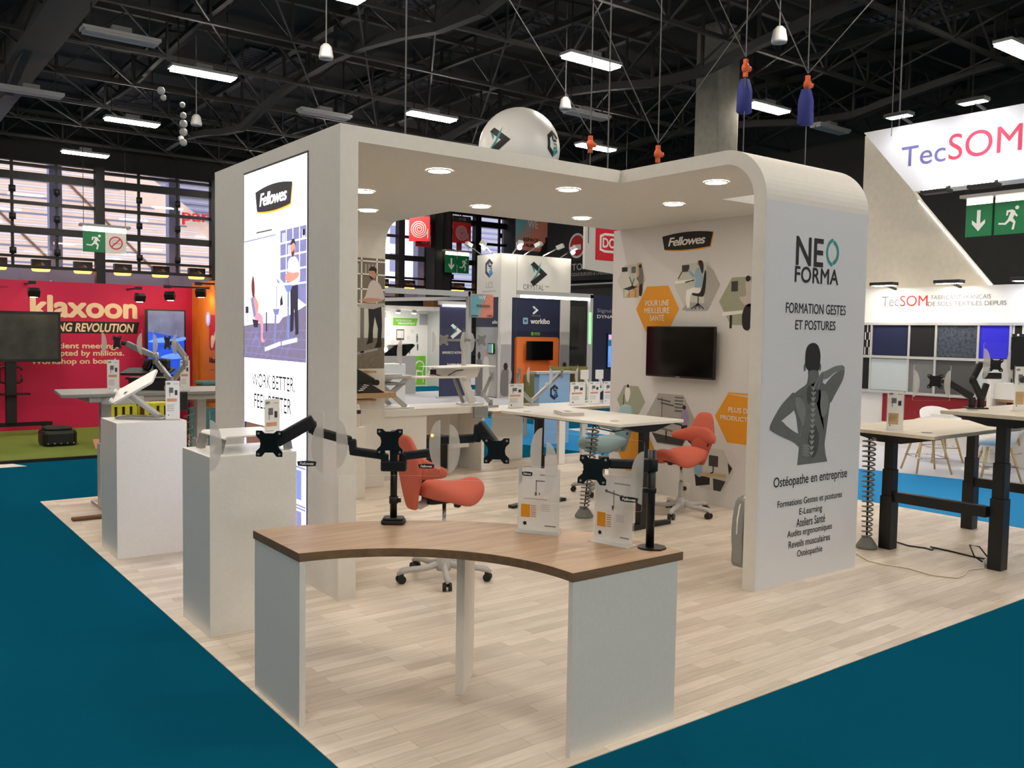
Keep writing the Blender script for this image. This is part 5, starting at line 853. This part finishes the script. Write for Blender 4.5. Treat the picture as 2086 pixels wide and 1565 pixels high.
spot(2.36,15.05,2.24,0,'black arm spotlight above the first letters of the pink wall'); spot(3.88,15.05,2.22,0,'black arm spotlight above the last letters of the pink wall'); spot(4.3,14.95,2.26,.6,'black arm spotlight at the corner, nearer the pink wall'); spot(4.72,14.7,2.32,.6,'black arm spotlight lighting the orange wall beside the corner')
tv=thing('television_stand',(2.05,15.2,.03),'large dark television on a black wheeled column stand before the pink wall','television'); b=MB(FY(15.2)); b.prism(rrect(1.42,.77,.02,3,2.03,1.52),-.06,0,'black_plastic'); b.build('bezel',tv); MB(FY(15.199)).rect(1.36,1.18,2.70,1.86,0,'screen_grey').build('screen',tv)
MB().box((1.985,15.22,.2),(2.13,15.32,1.2),'black_plastic').build('column',tv,bevel=.01); b=MB(); b.tube([(x,15.27,z) for x,z in rrect(.30,.24,.05,4,2.06,.94)]+[(2.21,15.27,.94)],.016,'black_metal',8); b.build('ring_handle',tv); MB().prism(rrect(.42,.25,.05,4,2.1,15.25),.64,.66,'black_metal').build('tray',tv)
b=MB(); b.obar((1.3,15.3,.18),(2.62,15.3,.18),.06,.06,'black_metal'); b.obar((2.55,14.85,.12),(2.55,15.6,.12),.05,.06,'black_metal'); b.obar((1.4,14.85,.12),(1.4,15.6,.12),.05,.06,'black_metal'); b.build('base',tv)
for x,y in ((2.55,14.9),(2.55,15.55),(1.4,14.9)): MB().cyl((x-.025,y,.085),(x+.025,y,.085),.055,'black_plastic').build('castor',tv)
ps=thing('portrait_screen',(4.4,15.5,.85),'upright blue-lit display with black frame against the pink wall','screen'); MB(FY(15.46)).prism(rrect(.65,1.13,.01,3,4.395,1.43),-.08,0,'black_plastic').build('bezel',ps)
for k,c in dict(glow_blue=(24,70,190),glow_pale=(90,140,220),glow_grey=(84,92,124)).items(): mat(k,c,.4,emit=.85,noise=.25,scale=5)
b=MB(FY(15.459)); b.rect(4.1,.9,4.69,1.97,0,'glow_blue'); b.poly([(4.1,1.62),(4.69,1.52),(4.69,1.97),(4.1,1.97)],.002,'glow_grey'); b.poly(sm([(4.1,1.45),(4.3,1.52),(4.5,1.5),(4.69,1.54),(4.69,1.48),(4.4,1.44)]),.004,'glow_pale'); b.poly(sm([(4.3,1.2),(4.5,1.26),(4.69,1.24),(4.69,1.18),(4.45,1.16)]),.004,'glow_pale'); b.build('picture',ps); MB().box((4.2,15.55,0),(4.6,15.86,.87),'black_plastic').build('support',ps)
bg_=thing('travel_bag',(2.4,13.65,.03),'black soft travel bag lying on the green grass carpet','bag'); b=MB(); b.prism(rrect(.44,.5,.1,4,2.42,13.75),.03,.24,'black_plastic'); b.build('bag_body',bg_,bevel=.04); b=MB(); b.prism(rrect(.36,.4,.1,4,2.42,13.78),.24,.28,'dark_steel'); b.build('flap',bg_,bevel=.02); b=MB()
for i in range(5): b.sphere((2.26+.08*i,13.495,.07),.012,'grey_plastic',6)
b.build('stud',bg_)
b=MB(); b.X=FZ(0); b.prism([(.9,12.0),(1.77,11.98),(1.66,12.26),(.9,12.3)],0,.003,'paper'); b.rect(1.0,12.1,1.4,12.13,.004,'grey_ink'); tag(b.build('paper_sheet'),'torn white printed sheet on the blue carpet by the grass edge','paper')
for i,(x,y) in enumerate(((3.15,13.3),(3.6,13.25),(3.42,13.7))):
    h=thing('slatted_stool',(x,y,.03),('yellow-green slatted stool under the grey table, left one','yellow-green slatted stool under the grey table, right one','yellow-green slatted stool behind the other two under the grey table')[i],'stool'); MB().box((x-.17,y-.17,.58),(x+.17,y+.17,.62),'yellow_plastic').build('seat',h)
    for sx in (-.15,-.05,.05,.15):
        b=MB(); b.box((x+sx-.03,y-.17,.03),(x+sx+.03,y-.14,.58),'yellow_plastic'); b.build('slat',h)
    b=MB(); b.box((x-.16,y-.1,.03),(x+.16,y+.16,.56),'brown_seat'); b.build('core',h)
b=MB(); b.prism([(0,0),(.46,0),(.46,.03),(0,.03)],0,.55,'teal_board'); o=b.build('low_screen_board',bevel=.003); o.location=(3.88,12.55,.03); o.rotation_euler=(0,0,-.15); tag(o,'teal low screen board standing between the plinths and the orange wall','screen board')
h=thing('lounge_chair',(4.55,13.8,.03),'brown lounge chair with pale wooden legs and teal backrest near the orange wall','chair'); MB().box((4.4,13.6,.55),(4.85,14.0,.82),'brown_seat').build('seat',h,bevel=.04); MB().box((4.4,13.6,.82),(4.85,14.0,.88),'teal_board').build('backrest',h,bevel=.02)
for x,y in ((4.35,13.65),(4.8,13.65),(4.5,13.95)): b=MB(); b.bar((x,y,.03),(x+.1,y,.56),.018,'leg_wood'); b.build('leg',h)
# ================================================================ STANDS SEEN THROUGH THE OPENING
cs=thing('exhibition_stand',(14.8,18.5,0),'white-headed stand with dark chevron logo and navy panel seen through the opening','exhibition stand')
b=MB(); b.box((13.6,18.5,2.62),(15.96,18.6,3.74),'white_paint'); b.box((13.6,18.6,2.62),(13.7,19.58,3.74),'white_paint'); hd=b.build('header',cs)
b=MB(FY(18.5)); Z=.006; chevron(b,14.78,3.27,.37,Z,'ink','teal_ink'); b.text('CRYSTAL',(14.32,2.84,15.02,2.98),Z,'grey_ink'); b.text('digital',(15.06,2.92,15.2,2.98),Z,'grey_ink'); b.text('simply digital',(14.60,2.74,14.95,2.81),Z,'grey_ink'); b.build('front_logo',hd)
b=MB(FX(13.6)); cube_logo(b,-19.02,3.38,.25,Z); b.text('LCS',(-19.15,2.86,-18.85,3.02),Z,'soft_ink'); b.rect(-19.32,2.765,-18.7,2.785,Z,'soft_ink'); b.build('side_logo',hd)
b=MB(); b.box((13.97,18.52,0),(15.62,18.6,2.62),'deep_navy'); nv=b.build('navy_panel',cs); b=MB(FY(18.52)); chevron(b,14.74,2.31,.13,Z,'white_ink','teal_ink'); b.text('CRYSTAL',(14.62,2.14,14.95,2.18),Z,'soft_ink'); b.text('workibo',(14.60,1.95,15.26,2.09),Z,'white_ink',bold=.05); b.poly(rrect(.17,.17,.03,3,14.43,2.02),Z,'lectern_blue'); b.text('w',(14.38,1.98,14.48,2.06),Z+.004,'navy',bold=.03); b.rect(14.63,1.64,14.71,1.73,Z,'lime'); b.rect(14.73,1.69,14.93,1.72,Z,'lime'); b.rect(14.73,1.65,14.93,1.67,Z,'soft_ink'); b.build('panel_lettering',nv)
def blur_people(b,u0,u1,v1,z):
    b.rect(u0,.02,u1,v1,z,'soft_ink')
    n_=max(1,int((u1-u0)/.3))
    for i in range(n_):
        u=u0+(i+.5)*(u1-u0)/n_; k=.12 if i%2 else .14; top=v1*.62+.08*(i%3); b.poly(sm([(u-k,.1),(u-k*1.1,top*.6),(u-k*.7,top*.85),(u+k*.7,top*.85),(u+k*1.1,top*.6),(u+k,.1)]),z+.003,('mid_photo','pale_photo','photo_grey')[i%3]); b.disc((u,top*.95),.07,z+.004,('hair','skin','hair')[i%3],12,.1)
for a,c in ((13.6,13.97),(15.62,15.96)):
    pp=MB().box((a,18.5,0),(c,18.6,2.62),'white_paint').build('white_side_panel',cs); b=MB(FY(18.5)); blur_people(b,a+.01,c-.01,1.4,Z); b.build('printed_people',pp)
b=MB(); b.box((13.6,18.6,0),(13.7,19.6,2.62),'deep_navy'); sp=b.build('side_wall',cs); b=MB(FX(13.6)); blur_people(b,-19.58,-18.6,1.84,Z); b.text('salles',(-18.85,1.93,-18.62,2.02),Z,'white_ink',bold=.03); b.build('printed_people',sp)
b=MB(FX(13.59)); b.prism([(-18.98,1.15),(-18.72,1.15),(-18.72,1.42),(-18.98,1.42)],0,.04,'black_plastic'); b.rect(-18.96,1.17,-18.78,1.40,.045,'lectern_blue'); b.rect(-18.77,1.17,-18.73,1.4,.046,'green_glow'); b.build('room_display',sp)
b=MB(FY(18.42)); b.prism(rrect(1.43,1.5,.08,4,14.8,.85),-.09,0,'panel_orange'); b.build('orange_pod_back',cs); b=MB(); b.box((14.1,17.95,.1),(15.5,18.4,.45),'panel_orange'); b.build('orange_bench',cs,bevel=.03)
tv=thing('television',(14.74,18.3,.99),'black television on the orange panel of the stand beyond the opening','television'); b=MB(FY(18.25)); b.prism(rrect(.87,.5,.01,3,14.74,1.24),-.05,0,'black_gloss'); b.build('screen',tv); MB().box((14.6,18.3,1.1),(14.9,18.42,1.4),'black_metal').build('wall_bracket',tv)
for i,(x,y,l) in enumerate(((14.62,17.3,'olive tub chair before the orange pod, left one'),(15.3,17.3,'olive tub chair before the orange pod, right one'))):
    h=thing('tub_chair',(x,y,0),l,'chair'); b=MB(); b.lathe([(.2,.4),(.26,.42),(.3,.85),(.27,.86),(.24,.5),(0,.48)],'olive',(x,y,0),20); b.build('shell',h); b=MB(); b.cyl((x,y,0),(x,y,.42),.03,'chrome'); b.lathe([(0,0),(.22,0),(.22,.015),(.03,.03)],'chrome',(x,y,0),16); b.build('pedestal',h)
# lamps on the header
for x,y,dx,dy,lit,l in ((13.6,18.9,-.35,0,True,'lit arm lamp shining on the blue cube logo side'),(13.62,19.4,-.5,.0,False,'unlit arm lamp at the back corner of the white header'),(13.95,18.5,-.02,-.4,True,'lit arm lamp at the left of the chevron logo header'),(14.35,18.5,.15,-.5,False,'unlit arm lamp left of centre on the chevron logo header'),(14.95,18.5,.3,-.5,False,'unlit arm lamp right of centre on the chevron logo header'),(15.55,18.5,.2,-.45,True,'lit arm lamp at the right end of the chevron logo header')):
    h=thing('arm_lamp',(x,y,3.74),l,'lamp'); b=MB(); e=(x+dx,y+dy,4.02); b.bar((x,y,3.74),e,.012,'chrome'); b.build('arm',h); b=MB(); b.obar(e,(e[0]-dx*.3-.001,e[1]-dy*.3-.001,3.95),.14,.1,'light_grey'); b.build('lamp_head',h)
    if lit: b=MB(); b.sphere((x+dx*.8,y+dy*.8,3.88),.06,'spot_glow',10); b.build('bulb',h)
# neighbour frame with strip light, navy panel
h=thing('exhibition_stand',(15.4,17,0),'metal-framed stand edge with green-lit post and navy lettered panel behind the graphic wall','exhibition stand')
b=MB(); b.box((13.0,16.95,2.62),(15.4,17.05,2.72),'light_grey'); b.box((15.3,16.95,0),(15.4,17.05,2.7),'light_grey'); b.build('metal_frame',h); b=MB(); b.box((13.1,16.97,2.55),(15.3,17.03,2.61),'strip_glow'); b.build('strip_light',h); b=MB(); b.box((15.27,16.93,1.45),(15.33,16.96,2.25),'green_glow'); b.build('green_light',h)
b=MB(); b.box((15.4,17.0,0),(18.5,17.08,2.7),'deep_navy'); q=b.build('navy_panel',h); b=MB(FY(17)); b.text('Signalétique',(15.58,2.24,16.75,2.36),Z,'soft_ink'); b.text('DYNAMIQUE',(15.58,2.10,16.75,2.2),Z,'white_ink',bold=.03); b.build('panel_lettering',q); b=MB(FY(17)); b.prism([(15.93,.82),(16.6,.82),(16.6,1.73),(15.93,1.73)],0,.04,'black_plastic'); b.rect(15.96,.85,16.58,1.7,.045,'glow_pale'); b.rect(15.96,1.4,16.58,1.55,.05,'sky_ink'); b.rect(15.98,1.58,16.2,1.68,.05,'lb_pink'); b.build('lit_display',q)
b=MB(); b.box((16.0,19.5,0),(17.4,19.6,2.5),'dark_wall'); b.build('dark_panel',h); 
tv=thing('television',(16.6,19.4,1.3),'dark switched-off television on the grey panel behind the metal frame','television'); MB(FY(19.45)).prism(rrect(.75,.85,.01,3,16.75,1.75),-.05,0,'screen_grey').build('screen',tv)
# roll-up banner
h=thing('rollup_banner',(12.57,19.1,0),'purple-blue roll-up banner with white chevron logo beyond the rear counter','banner'); b=MB(FY(19.1)); b.prism([(12.14,.04),(13.02,.04),(13.0,2.38),(12.14,2.38)],-.01,0,'navy'); c=b.build('cloth',h); b=MB(FY(19.1)); chevron(b,12.6,1.72,.22,Z,'white_ink','teal_ink')
for t,q in (('SIMPLIFIEZ ET AUTOMATISEZ',(12.22,1.14,12.98,1.2)),('la gestion de vos',(12.38,.84,12.85,.90)),('SMART BUILDINGS',(12.3,.52,12.9,.58))): b.text(t,q,Z,'white_ink',bold=.03)
b.build('printed_lettering',c); b=MB(); b.box((12.1,19.05,0),(13.05,19.2,.05),'light_grey'); b.box((12.1,19.08,2.38),(13.03,19.14,2.48),'light_grey'); b.build('cassette',h); b=MB(); b.box((12.2,19.06,2.34),(13.0,19.075,2.38),'strip_glow'); b.build('strip_light',h)
h=thing('truss_frame',(10.8,17.5,0),'white metal portal frame with a pastel name board beyond the stand','frame'); b=MB(); b.box((8.6,17.45,2.54),(11.95,17.55,2.66),'light_grey'); b.obar((8.6,17.9,2.35),(11.9,17.6,2.5),.08,.08,'white_paint'); b.box((11.88,17.45,0),(11.98,17.55,2.66),'light_grey'); b.box((8.5,17.45,0),(8.6,17.55,2.66),'light_grey'); b.build('metal_frame',h)
b=MB(FY(17.42)); b.prism(rrect(.68,.56,.05,4,12.25,2.33),-.01,0,'we_coral'); b.poly([(11.92,2.6),(12.3,2.6),(12.1,2.05),(11.92,2.06)],.003,'we_teal'); b.poly([(12.3,2.6),(12.42,2.6),(12.22,2.05),(12.1,2.05)],.003,'we_mid'); b.text('WE',(12.15,2.48,12.36,2.57),Z,'white_ink',bold=.03); b.text('TELELOGOS',(12.08,2.30,12.48,2.36),Z,'ink',bold=.02); b.rect(11.95,2.08,12.15,2.1,Z,'ink'); b.text('C18FG',(12.4,2.07,12.56,2.12),Z,'ink',bold=.02); b.build('name_board',h)
# lit stand far behind with green tag
h=thing('exhibition_stand',(13.5,24,0),'brightly lit white stand with lime green heading and pictograms in the distance','exhibition stand'); b=MB(); b.box((10.8,24,0),(14.86,24.1,2.35),'white_laminate'); b.box((10.8,23.2,2.33),(15.2,24.1,2.45),'white_paint'); b.box((14.8,23.0,0),(14.9,24,2.35),'light_grey'); q=b.build('white_walls',h)
b=MB(FY(24)); b.poly([(13.56,1.87),(14.38,1.87),(14.44,2.1),(13.56,2.1)],Z,'lime'); b.text('INTERVENTION',(13.66,1.99,14.2,2.05),Z+.005,'white_ink'); b.text('MANAGEMENT',(13.74,1.90,14.34,1.97),Z+.005,'white_ink',bold=.03); b.text('E',(13.2,2.12,13.32,2.24),Z,'ink')
b.rect(13.68,1.42,13.95,1.75,Z,'dark_photo'); b.rect(13.7,1.48,13.93,1.72,Z+.003,'paper'); b.rect(14.5,1.9,14.8,2.25,Z,'soft_ink'); b.rect(13.68,.98,13.82,1.12,Z,'crimson')
for u,v,s in ((14.05,1.1,.2),(14.15,1.08,.18),(13.97,1.12,.2),(14.44,1.2,.2),(14.42,1.48,.26)): b.poly([(u-.02,v-s/2),(u+.02,v-s/2),(u+.035,v+s*.3),(u-.035,v+s*.3)],Z,'grey_ink'); b.disc((u,v+s*.42),.028,Z,'grey_ink',8)
for u,v in ((14.1,1.5),(14.25,1.7),(13.55,1.35),(13.4,1.6),(14.3,1.25)): b.ring((u,v),.04,.05,Z,'soft_ink')
b.rect(14.32,.02,14.74,.93,Z,'lime'); b.ring((14.52,.62),.13,.17,Z+.004,'white_ink',0,PI); b.poly([(14.4,.5),(14.64,.46),(14.62,.42),(14.42,.44)],Z+.004,'white_ink'); b.line([(14.42,.45),(14.38,.1)],.03,Z+.004,'white_ink'); b.line([(14.62,.45),(14.66,.1)],.03,Z+.004,'white_ink'); b.line([(14.68,.62),(14.63,.44)],.03,Z+.004,'white_ink'); b.build('printed_pictograms',q)
for i in range(5):
    x=11.6+.55*i; l=thing('clip_spotlight',(x,23.15,2.2),'small white clip spotlight along the edge of the far white stand','spotlight','clip spotlights on the far white stand'); MB().box((x-.05,23.1,2.24),(x+.05,23.2,2.33),'grey_plastic').build('lamp_head',l); MB().box((x-.045,23.12,2.225),(x+.045,23.2,2.24),'far_spot_glow').build('lens',l)
o=MB().box((11.5,20.9,0),(12.53,21.5,1.03),'light_grey').build('reception_counter'); tag(o,'grey reception counter carrying a slanted black screen, seen beyond the scissor-lift riser','counter')
h=thing('slanted_screen',(12.0,21.1,1.03),'slanted black desktop screen on the grey reception counter','screen'); b=MB(fr((0,20.9,0),(1,0,0),(0,0,1))); b.prism([(11.55,1.03),(12.2,1.03),(12.5,1.32),(12.42,1.36),(11.9,1.32),(11.55,1.1)],-.4,0,'black_gloss'); b.build('casing',h)
o=MB().box((9.0,17.0,0),(9.93,17.5,.98),'white_laminate').build('display_counter',bevel=.004); tag(o,'brightly lit white box counter just behind the scissor-lift riser','counter')
h=thing('lectern',(8.8,10.5,0),'pale blue lectern with grey top and blue cube logo behind the oak-edged counter','lectern'); MB().box((8.47,10.5,0),(9.08,10.62,1.08),'lectern_blue').build('body',h); MB().box((8.40,10.48,1.08),(9.18,10.66,1.12),'light_grey').build('top',h,bevel=.004); b=MB(FY(10.5)); cube_logo(b,8.77,.80,.12,.004,'ink','icon_blue'); b.text('LCS',(8.66,.57,8.9,.65),.004,'sky_ink'); b.build('printed_logo',h)
h=thing('lounge_armchair',(9.05,11.3,0),'olive armchair behind the pale blue lectern','chair'); b=MB(); b.prism([(8.98,11.2),(9.3,11.2),(9.3,11.5),(8.98,11.5)],.4,.5,'olive'); b.build('seat',h,bevel=.02); b=MB(); b.prism([(8.98,11.5),(9.3,11.5),(9.3,11.58),(8.98,11.58)],.45,1.03,'olive'); b.build('backrest',h,bevel=.03)
for x,y in ((9.0,11.22),(9.26,11.22),(9.0,11.5),(9.26,11.5)): MB().bar((x,y,0),(x,y,.42),.018,'leg_wood').build('leg',h)
o=MB().box((15.5,21.9,0),(18.5,22.0,2.6),'dark_wall').build('partition_wall'); struct(o)
# ================================================================ STAND AT THE RIGHT WITH THE BIG LIT SIGN
ts=thing('exhibition_stand',(13.2,6.5,0),'white textile stand with slanted panel and rows of carpet samples at the right','exhibition stand')
MB().box((13.25,0,0),(13.4,8.2,.90),'tecsom_white').build('lower_wall',ts)
b=MB(); b.box((13.2,0,.40),(13.25,7.68,.84),'crimson'); b.build('crimson_panels',ts)
b=MB(FX(13.2)); b.prism([(-8.3,1.96),(0,1.96),(0,2.5),(-6.05,2.5),(-6.4,2.5),(-8.3,2.5)],-.09,0,'tecsom_white'); fa=b.build('fascia',ts)
b=MB(FX(13.2)); b.text('Tec',(-7.75,2.215,-7.47,2.37),Z,'grey_ink'); b.text('SOM',(-7.45,2.215,-7.01,2.375),Z,'signal_red'); b.text('FABRICANT FRANÇAIS',(-6.95,2.29,-6.08,2.37),Z,'grey_ink'); b.text('DE SOLS TEXTILES DEPUIS',(-7.0,2.21,-5.86,2.275),Z,'grey_ink'); b.build('fascia_lettering',fa)
b=MB(FX(13.3)); b.prism([(-8.22,2.45),(-6.1,2.45),(-7.26,3.83),(-8.06,4.95),(-8.22,4.97)],-.12,0,'wood_panel'); b.build('slanted_panel',ts); b=MB(FX(13.29)); b.poly([(-7.28,3.84),(-7.255,3.84),(-6.11,2.50),(-6.15,2.50)],.003,'strip_glow'); b.build('light_strip',ts)
sg=thing('illuminated_sign',(12.6,5.6,3.86),'big floodlit white sign board with violet and pink lettering at the upper right','sign')
b=MB(FX(12.6)); b.prism([(-7.81,4.85),(-6.97,3.86),(-2,3.86),(-2,4.85)],-.35,0,'tecsom_white'); bd=b.build('board',sg); b=MB(FX(12.6)); b.text('Tec',(-7.18,4.24,-6.52,4.53),Z,'violet_sign'); b.text('SOM',(-6.48,4.24,-5.5,4.6),Z,'pink_sign'); b.build('lettering',bd)
for y in (7.3,3): MB().bar((12.7,y,4.8),(12.7,y,9.98),.008,'cable_grey').build('suspension_wire',sg)
def flood(y,z,up,l,X0=12.6,gl='cold_spot_glow',d=.35):
    h=thing('floodlight',(X0-d,y,z),l,'floodlight'); s=-1 if up else 1
    b=MB(); b.box((X0-d-.09,y-.19,z),(X0-d+.09,y+.19,z+.05),'dark_steel'); b.build('housing',h,bevel=.006); b=MB(); zz=z-.004 if not up else z+.052; b.box((X0-d-.07,y-.16,min(zz,zz+s*.0)),(X0-d+.09,y+.16,zz+.003),gl); b.build('lens',h); b=MB(); b.bar((X0-d,y,z+.02),(X0,y,z-.04 if not up else z+.13),.015,'dark_steel'); b.build('bracket',h)
flood(7.05,4.90,False,'floodlight over the left part of the big sign, above the first letters'); flood(6.0,4.90,False,'floodlight over the middle of the big sign, above the pink letters'); flood(4.9,4.90,False,'floodlight over the big sign beyond the right frame edge'); flood(6.45,3.74,True,'floodlight under the big sign, left one'); flood(5.8,3.74,True,'floodlight under the big sign, right one')
flood(7.53,2.52,False,'floodlight above the left grey letters of the fascia',13.2,'spot_glow'); flood(6.52,2.52,False,'floodlight above the middle of the fascia beside the red letters',13.2,'spot_glow'); flood(5.45,2.52,False,'floodlight above the right end of the fascia',13.2,'cold_spot_glow')
b=MB(FX(13.2))
for v in (.87,1.42,1.94): b.prism([(-8.2,v-.02),(0,v-.02),(0,v+.02),(-8.2,v+.02)],-.02,.05,'light_grey')
for u in (-7.89,-7.26,-6.84,-6.215,-5.77,-5.22,-4.6): b.prism([(u-.015,.87),(u+.015,.87),(u+.015,1.96),(u-.015,1.96)],0,.045,'light_grey')
b.build('sample_rack',ts)
TS=[(8.18,7.9,1.45,1.92,'check','black and cream checked carpet sample at the left end of the upper row'),(7.87,7.28,1.45,1.92,'tile_navy','navy carpet sample in the upper row'),(7.25,6.86,1.45,1.92,'tile_black','black carpet sample in the upper row, right of the navy one'),(6.82,6.23,1.45,1.92,'tile_mix','blue-grey patchwork carpet sample in the upper row'),(6.2,5.79,1.45,1.92,'tile_blue','bright ultramarine carpet sample in the upper row'),(5.75,5.24,1.45,1.92,'check','black and cream checked carpet sample at the right of the upper row'),(8.18,7.9,.9,1.39,'tile_black','black carpet sample at the left end of the lower row'),(7.88,7.28,.9,1.39,'tile_pale','pale grey-blue carpet sample in the lower row, beside the black one'),(7.25,6.86,.9,1.39,'tile_grey','mid grey speckled carpet sample in the lower row'),(6.82,6.23,.9,1.39,'tile_dark_grey','dark grey speckled carpet sample in the lower row'),(6.2,5.79,.9,1.39,'tile_pale','pale carpet sample in the lower row under the ultramarine one')]
for a,c,v0,v1,m,l in TS:
    b=MB(FX(13.2)); b.prism([(-a,v0),(-c,v0),(-c,v1),(-a,v1)],0,.03,m if m!='check' else 'tile_black')
    if m=='check':
        w_=(a-c)/8
        for i in range(8):
            for j in range(4):
                if (i+j)%2: b.rect(-a+w_*i,v0+.1175*j,-a+w_*(i+.45),v0+.1175*(j+1),.032,'paper')
    tag(b.build('carpet_sample'),l,'carpet sample')
# table and shell chairs
h=thing('white_table',(11.9,5.5,0),'white table on a round-footed column behind the right desks','table'); MB().box((11.5,4.9,.70),(12.3,6.0,.725),'white_laminate').build('top',h,bevel=.004); MB().cyl((11.9,5.45,.02),(11.9,5.45,.7),.04,'white_laminate').build('column',h); MB().lathe([(0,0),(.3,0),(.3,.012),(.05,.03)],'white_laminate',(11.9,5.45,0)).build('foot',h)
def shell_chair(x,y,rz,l):
    h=thing('shell_chair',(x,y,0),l,'chair',None,rz); secs=[]
    b=MB(); 
    pr=[(.0,.42),(.18,.425),(.25,.47),(.27,.56)]
    vs=[];n=20
    for r,z in ((.02,.44),(.16,.445),(.225,.48),(.26,.56),(.275,.70)):
        for k in range(n):
            a=2*PI*k/n; q=.5-.5*math.cos(a); zz=.44+(z-.44)*(.25+.95*q); vs.append((r*math.cos(a),r*math.sin(a),zz))
    b.add(vs,[(i*n+k,i*n+(k+1)%n,(i+1)*n+(k+1)%n,(i+1)*n+k) for i in range(4) for k in range(n)],'white_laminate',True); o=b.build('shell',h,local=True); q=o.modifiers.new('thickness','SOLIDIFY'); q.thickness=.012
    for sx,sy in ((1,1),(1,-1),(-1,1),(-1,-1)): b=MB(); b.tube([(sx*.13,sy*.13,.43),(sx*.24,sy*.22,0)],[.017,.013],'leg_wood',8); b.build('leg',h,local=True)
    b=MB(); b.tube([(.2,.19,.2),(-.2,.19,.2),(-.2,-.19,.2),(.2,-.19,.2),(.2,.19,.2)],.006,'chrome',6); b.build('wire_brace',h,local=True)
shell_chair(11.15,5.85,.9,'white shell chair with pale wooden legs nearest the rounded panel'); shell_chair(11.12,5.0,2.4,'white shell chair with pale wooden legs between the first chair and the high desk'); shell_chair(12.45,5.5,PI,'white shell chair behind the table in front of the crimson panels'); shell_chair(12.35,6.3,-2.2,'white shell chair farthest left, close to the carpet samples')
h=thing('storage_shelf',(12.3,5.3,0),'white open cabinet with oak shelf and grey case behind the black monitor arm','cabinet'); b=MB(); b.box((12.6,4.7,0),(13.1,5.75,.62),'white_laminate'); b.box((12.6,5.75,0),(13.1,5.8,1.4),'white_laminate'); b.build('carcass',h); MB().box((12.75,4.7,.86),(13.1,6.0,.90),'leg_wood').build('oak_shelf',h); MB().box((12.7,4.9,1.12),(13.0,5.5,1.3),'dark_steel').build('grey_case',h); MB().box((12.7,4.7,.9),(13.1,5.75,1.12),'white_laminate').build('upper_box',h)
# cables and small things on the platform by the right desks
b=MB(); b.tube([(6.37,3.87,.006),(6.24,3.69,.006),(6.24,3.57,.006),(6.29,3.40,.006),(6.25,3.20,.006),(6.33,3.06,.006),(6.45,3.07,.006),(6.61,3.12,.006),(6.70,3.11,.006),(6.77,3.08,.006),(6.98,3.16,.006)],.006,'cable_white',6); tag(b.build('power_cable'),'cream power cable curving over the floor from the rounded panel','cable')
b=MB(); b.tube([(7.02,3.90,.006),(6.98,3.78,.006),(7.02,3.66,.006),(7.00,3.59,.006),(7.06,3.61,.006),(7.10,3.66,.006),(7.09,3.47,.006),(7.06,3.29,.006),(7.07,3.22,.006),(6.93,3.12,.05),(6.95,3.2,.12),(6.90,3.25,.13),(6.87,3.2,.06),(6.9,3.15,.02)],.006,'black_plastic',6); tag(b.build('power_cable'),'black power cable looping along the floor between the right desk legs','cable')
b=MB(); b.lathe([(0,0),(.045,.0),(.05,.03),(.03,.06),(0,.065)],'light_grey',(6.92,3.1,0),14); tag(b.build('cable_plug'),'pale round plug at the foot of the higher right desk','plug')
